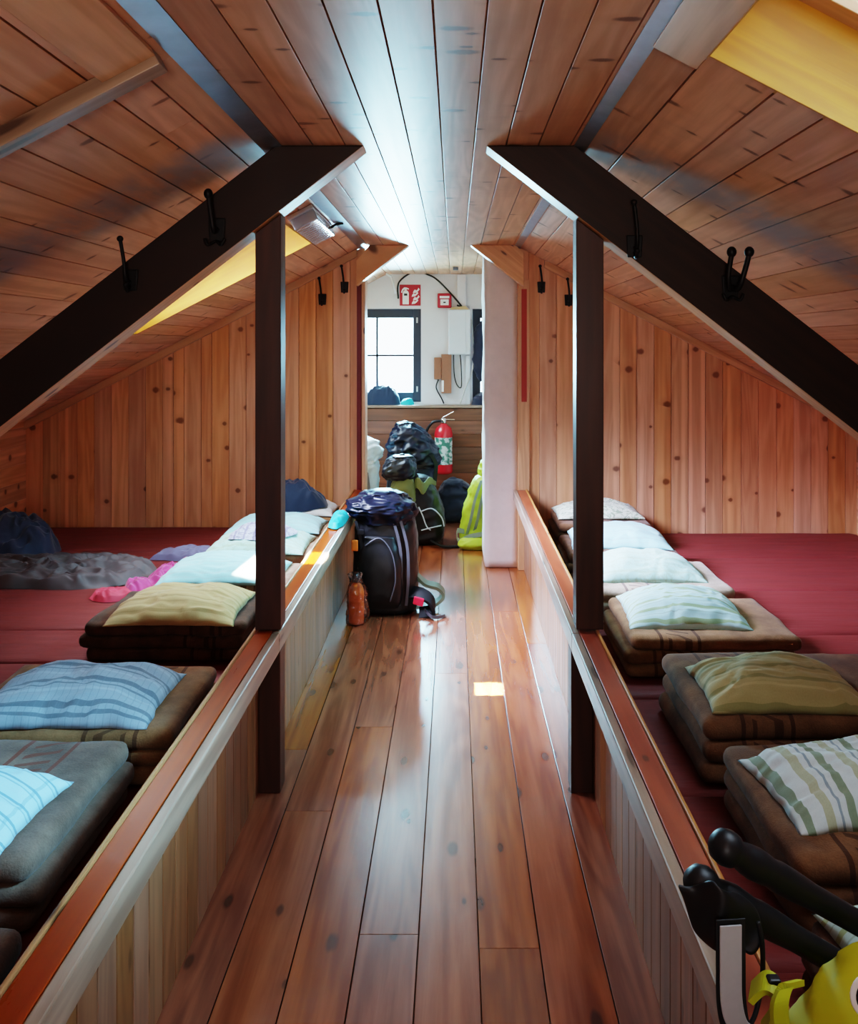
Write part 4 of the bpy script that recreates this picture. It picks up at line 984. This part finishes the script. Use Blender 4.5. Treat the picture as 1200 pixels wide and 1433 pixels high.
strip('wrist_strap', [T(1022, 1286, 1.226), T(1022, 1350, 1.224), T(1023, 1402, 1.224), T(1030, 1438, 1.232), T(1044, 1448, 1.24)], .042, M['webbing'], p2)
mb = MB(); mb.tube(spline([T(1040, 1446, 1.24), T(1056, 1420, 1.245), T(1066, 1370, 1.25), T(1066, 1320, 1.252), T(1060, 1290, 1.255)], 8), .0035, 8); mb.build('strap_cord', M['webbing'], p2)
# yellow bag
bx0, by0 = .70, 1.16
yb_ = thing('yellow_bag', 'bright yellow bag on the right bunk below the trekking poles', 'bag', (bx0, by0, MR))
mb = MB(); loft(mb, [(bx0, by0, MR+.003, .15, .10), (bx0, by0, MR+.04, .19, .12), (bx0, by0, MR+.26, .20, .125), (bx0-.03, by0, MR+.33, .225, .125), (bx0-.02, by0, MR+.39, .19, .11), (bx0, by0, MR+.43, .11, .08), (bx0+.02, by0, MR+.442, .04, .04)], exp=2.8, wr=.016, f=5, seed=3); mb.build('bag_body', M['yellow'], yb_)
c = T(1222, 1394, 1.018)
mb = MB(); mb.lathe([(.0, 0), (.026, 0), (.027, .002), (.026, .004), (.0, .004)], c, 28, (-.1, -1, .1)); mb.build('badge_ring', M['white'], yb_)
mb = MB(); mb.lathe([(.0, .0045), (.021, .0045), (.021, .006), (.0, .006)], c, 28, (-.1, -1, .1)); mb.build('badge', M['black'], yb_)
M['limecloth'] = plain('bright_lime_cloth', (.42, .46, .012), .6)
mb = MB(); mb.ribbon(spline([T(1052, 1390, 1.17), T(1070, 1375, 1.16), T(1085, 1385, 1.15), T(1082, 1420, 1.14), T(1066, 1446, 1.14)], 6), (.5, 1, .3), .03, .008); mb.build('strap', M['limecloth'], yb_)
mb = MB(); mb.ribbon(spline([T(1092, 1440, 1.12), T(1090, 1405, 1.12), T(1100, 1380, 1.13), T(1115, 1378, 1.13)], 6), (1, .3, 0), .022, .008); mb.build('strap', M['limecloth'], yb_)
mb = MB(); mb.box(T(1072, 1372, 1.16).x, T(1090, 1372, 1.16).x, 1.15, 1.165, T(0, 1385, 1.16).z, T(0, 1365, 1.16).z); mb.build('buckle', M['black'], yb_, bevel=.003)

# ------------------------------------------------------------------ light
w = bpy.data.worlds.new('sky'); SC.world = w; w.use_nodes = True
bg = w.node_tree.nodes['Background']; bg.inputs[0].default_value = (.72, .86, 1.0, 1); bg.inputs[1].default_value = 9.0
def area(name, loc, target, sx, sy, energy, color, spread=PI):
    l = bpy.data.lights.new(name, 'AREA'); l.shape = 'RECTANGLE'; l.size = sx; l.size_y = sy; l.energy = energy; l.color = color; l.spread = spread
    o = bpy.data.objects.new(name, l); COL.objects.link(o); o.location = loc
    o.rotation_euler = (V(target)-V(loc)).to_track_quat('-Z', 'Y').to_euler(); return o
# daylight outside the end windows; added warm fill behind, aimed up at ceiling
area('end_window_daylight', (-.57, YE+.5, 1.6), (-.2, 5, .4), .6, .9, 680, (.36, .80, 1))
area('rear_up_fill', (-.1, Y0-.4, .95), (-.1, 1.1, 2.6), .5, .7, 21, (1, .82, .68), math.radians(95))

# slanting daylight from the open sky on either side, through the skylights, the added one included
area('sky_from_left', (-2.15, 4.2, 2.62), (1.3, 4.55, .3), 1.0, 1.1, 160, (.60, .66, 1), math.radians(60))
area('sky_lamp_at_added_skylight', (1.75, 3.9, 2.68), (-1.1, 4.2, .45), .9, .8, 75, (.25, .80, 1), math.radians(60))  # sky lamp behind the added skylight, aimed at the left pillows
area('sky_from_right_near', (1.95, 1.25, 2.63), (-1.1, 2.05, .5), .6, .6, 9, (.30, .72, 1), math.radians(25))
# narrow lamps added at the skylights to throw the sun patches
area('sun_patch_lamp_floor', (-1.15, 3.9, 1.98), (.15, 3.88, 0), .21, .10, 22.0, (1, .98, .93), math.radians(.35))
area('sun_patch_lamp_rail', (.93, 3.92, 1.98), (-.76, 4.06, .53), .22, .22, 14.0, (1, .95, .80), math.radians(.5))

# ------------------------------------------------------------------ camera
cam = bpy.data.cameras.new('camera'); co = bpy.data.objects.new('camera', cam); COL.objects.link(co); SC.camera = co
co.location = (0, 0, 1.5); co.rotation_euler = (PI/2, 0, 0)
cam.sensor_fit = 'VERTICAL'; cam.sensor_height = 36; cam.lens = 36*1250/1433
cam.shift_x = -36/1433; cam.shift_y = -231.5/1433
cam.clip_start = .02
SC.view_settings.view_transform = 'Filmic'; SC.view_settings.look = 'High Contrast'; SC.view_settings.exposure = -.12
SC.cycles.max_bounces = 10; SC.cycles.diffuse_bounces = 6; SC.cycles.transparent_max_bounces = 12
SC.cycles.use_denoising = True; SC.cycles.sample_clamp_indirect = 8
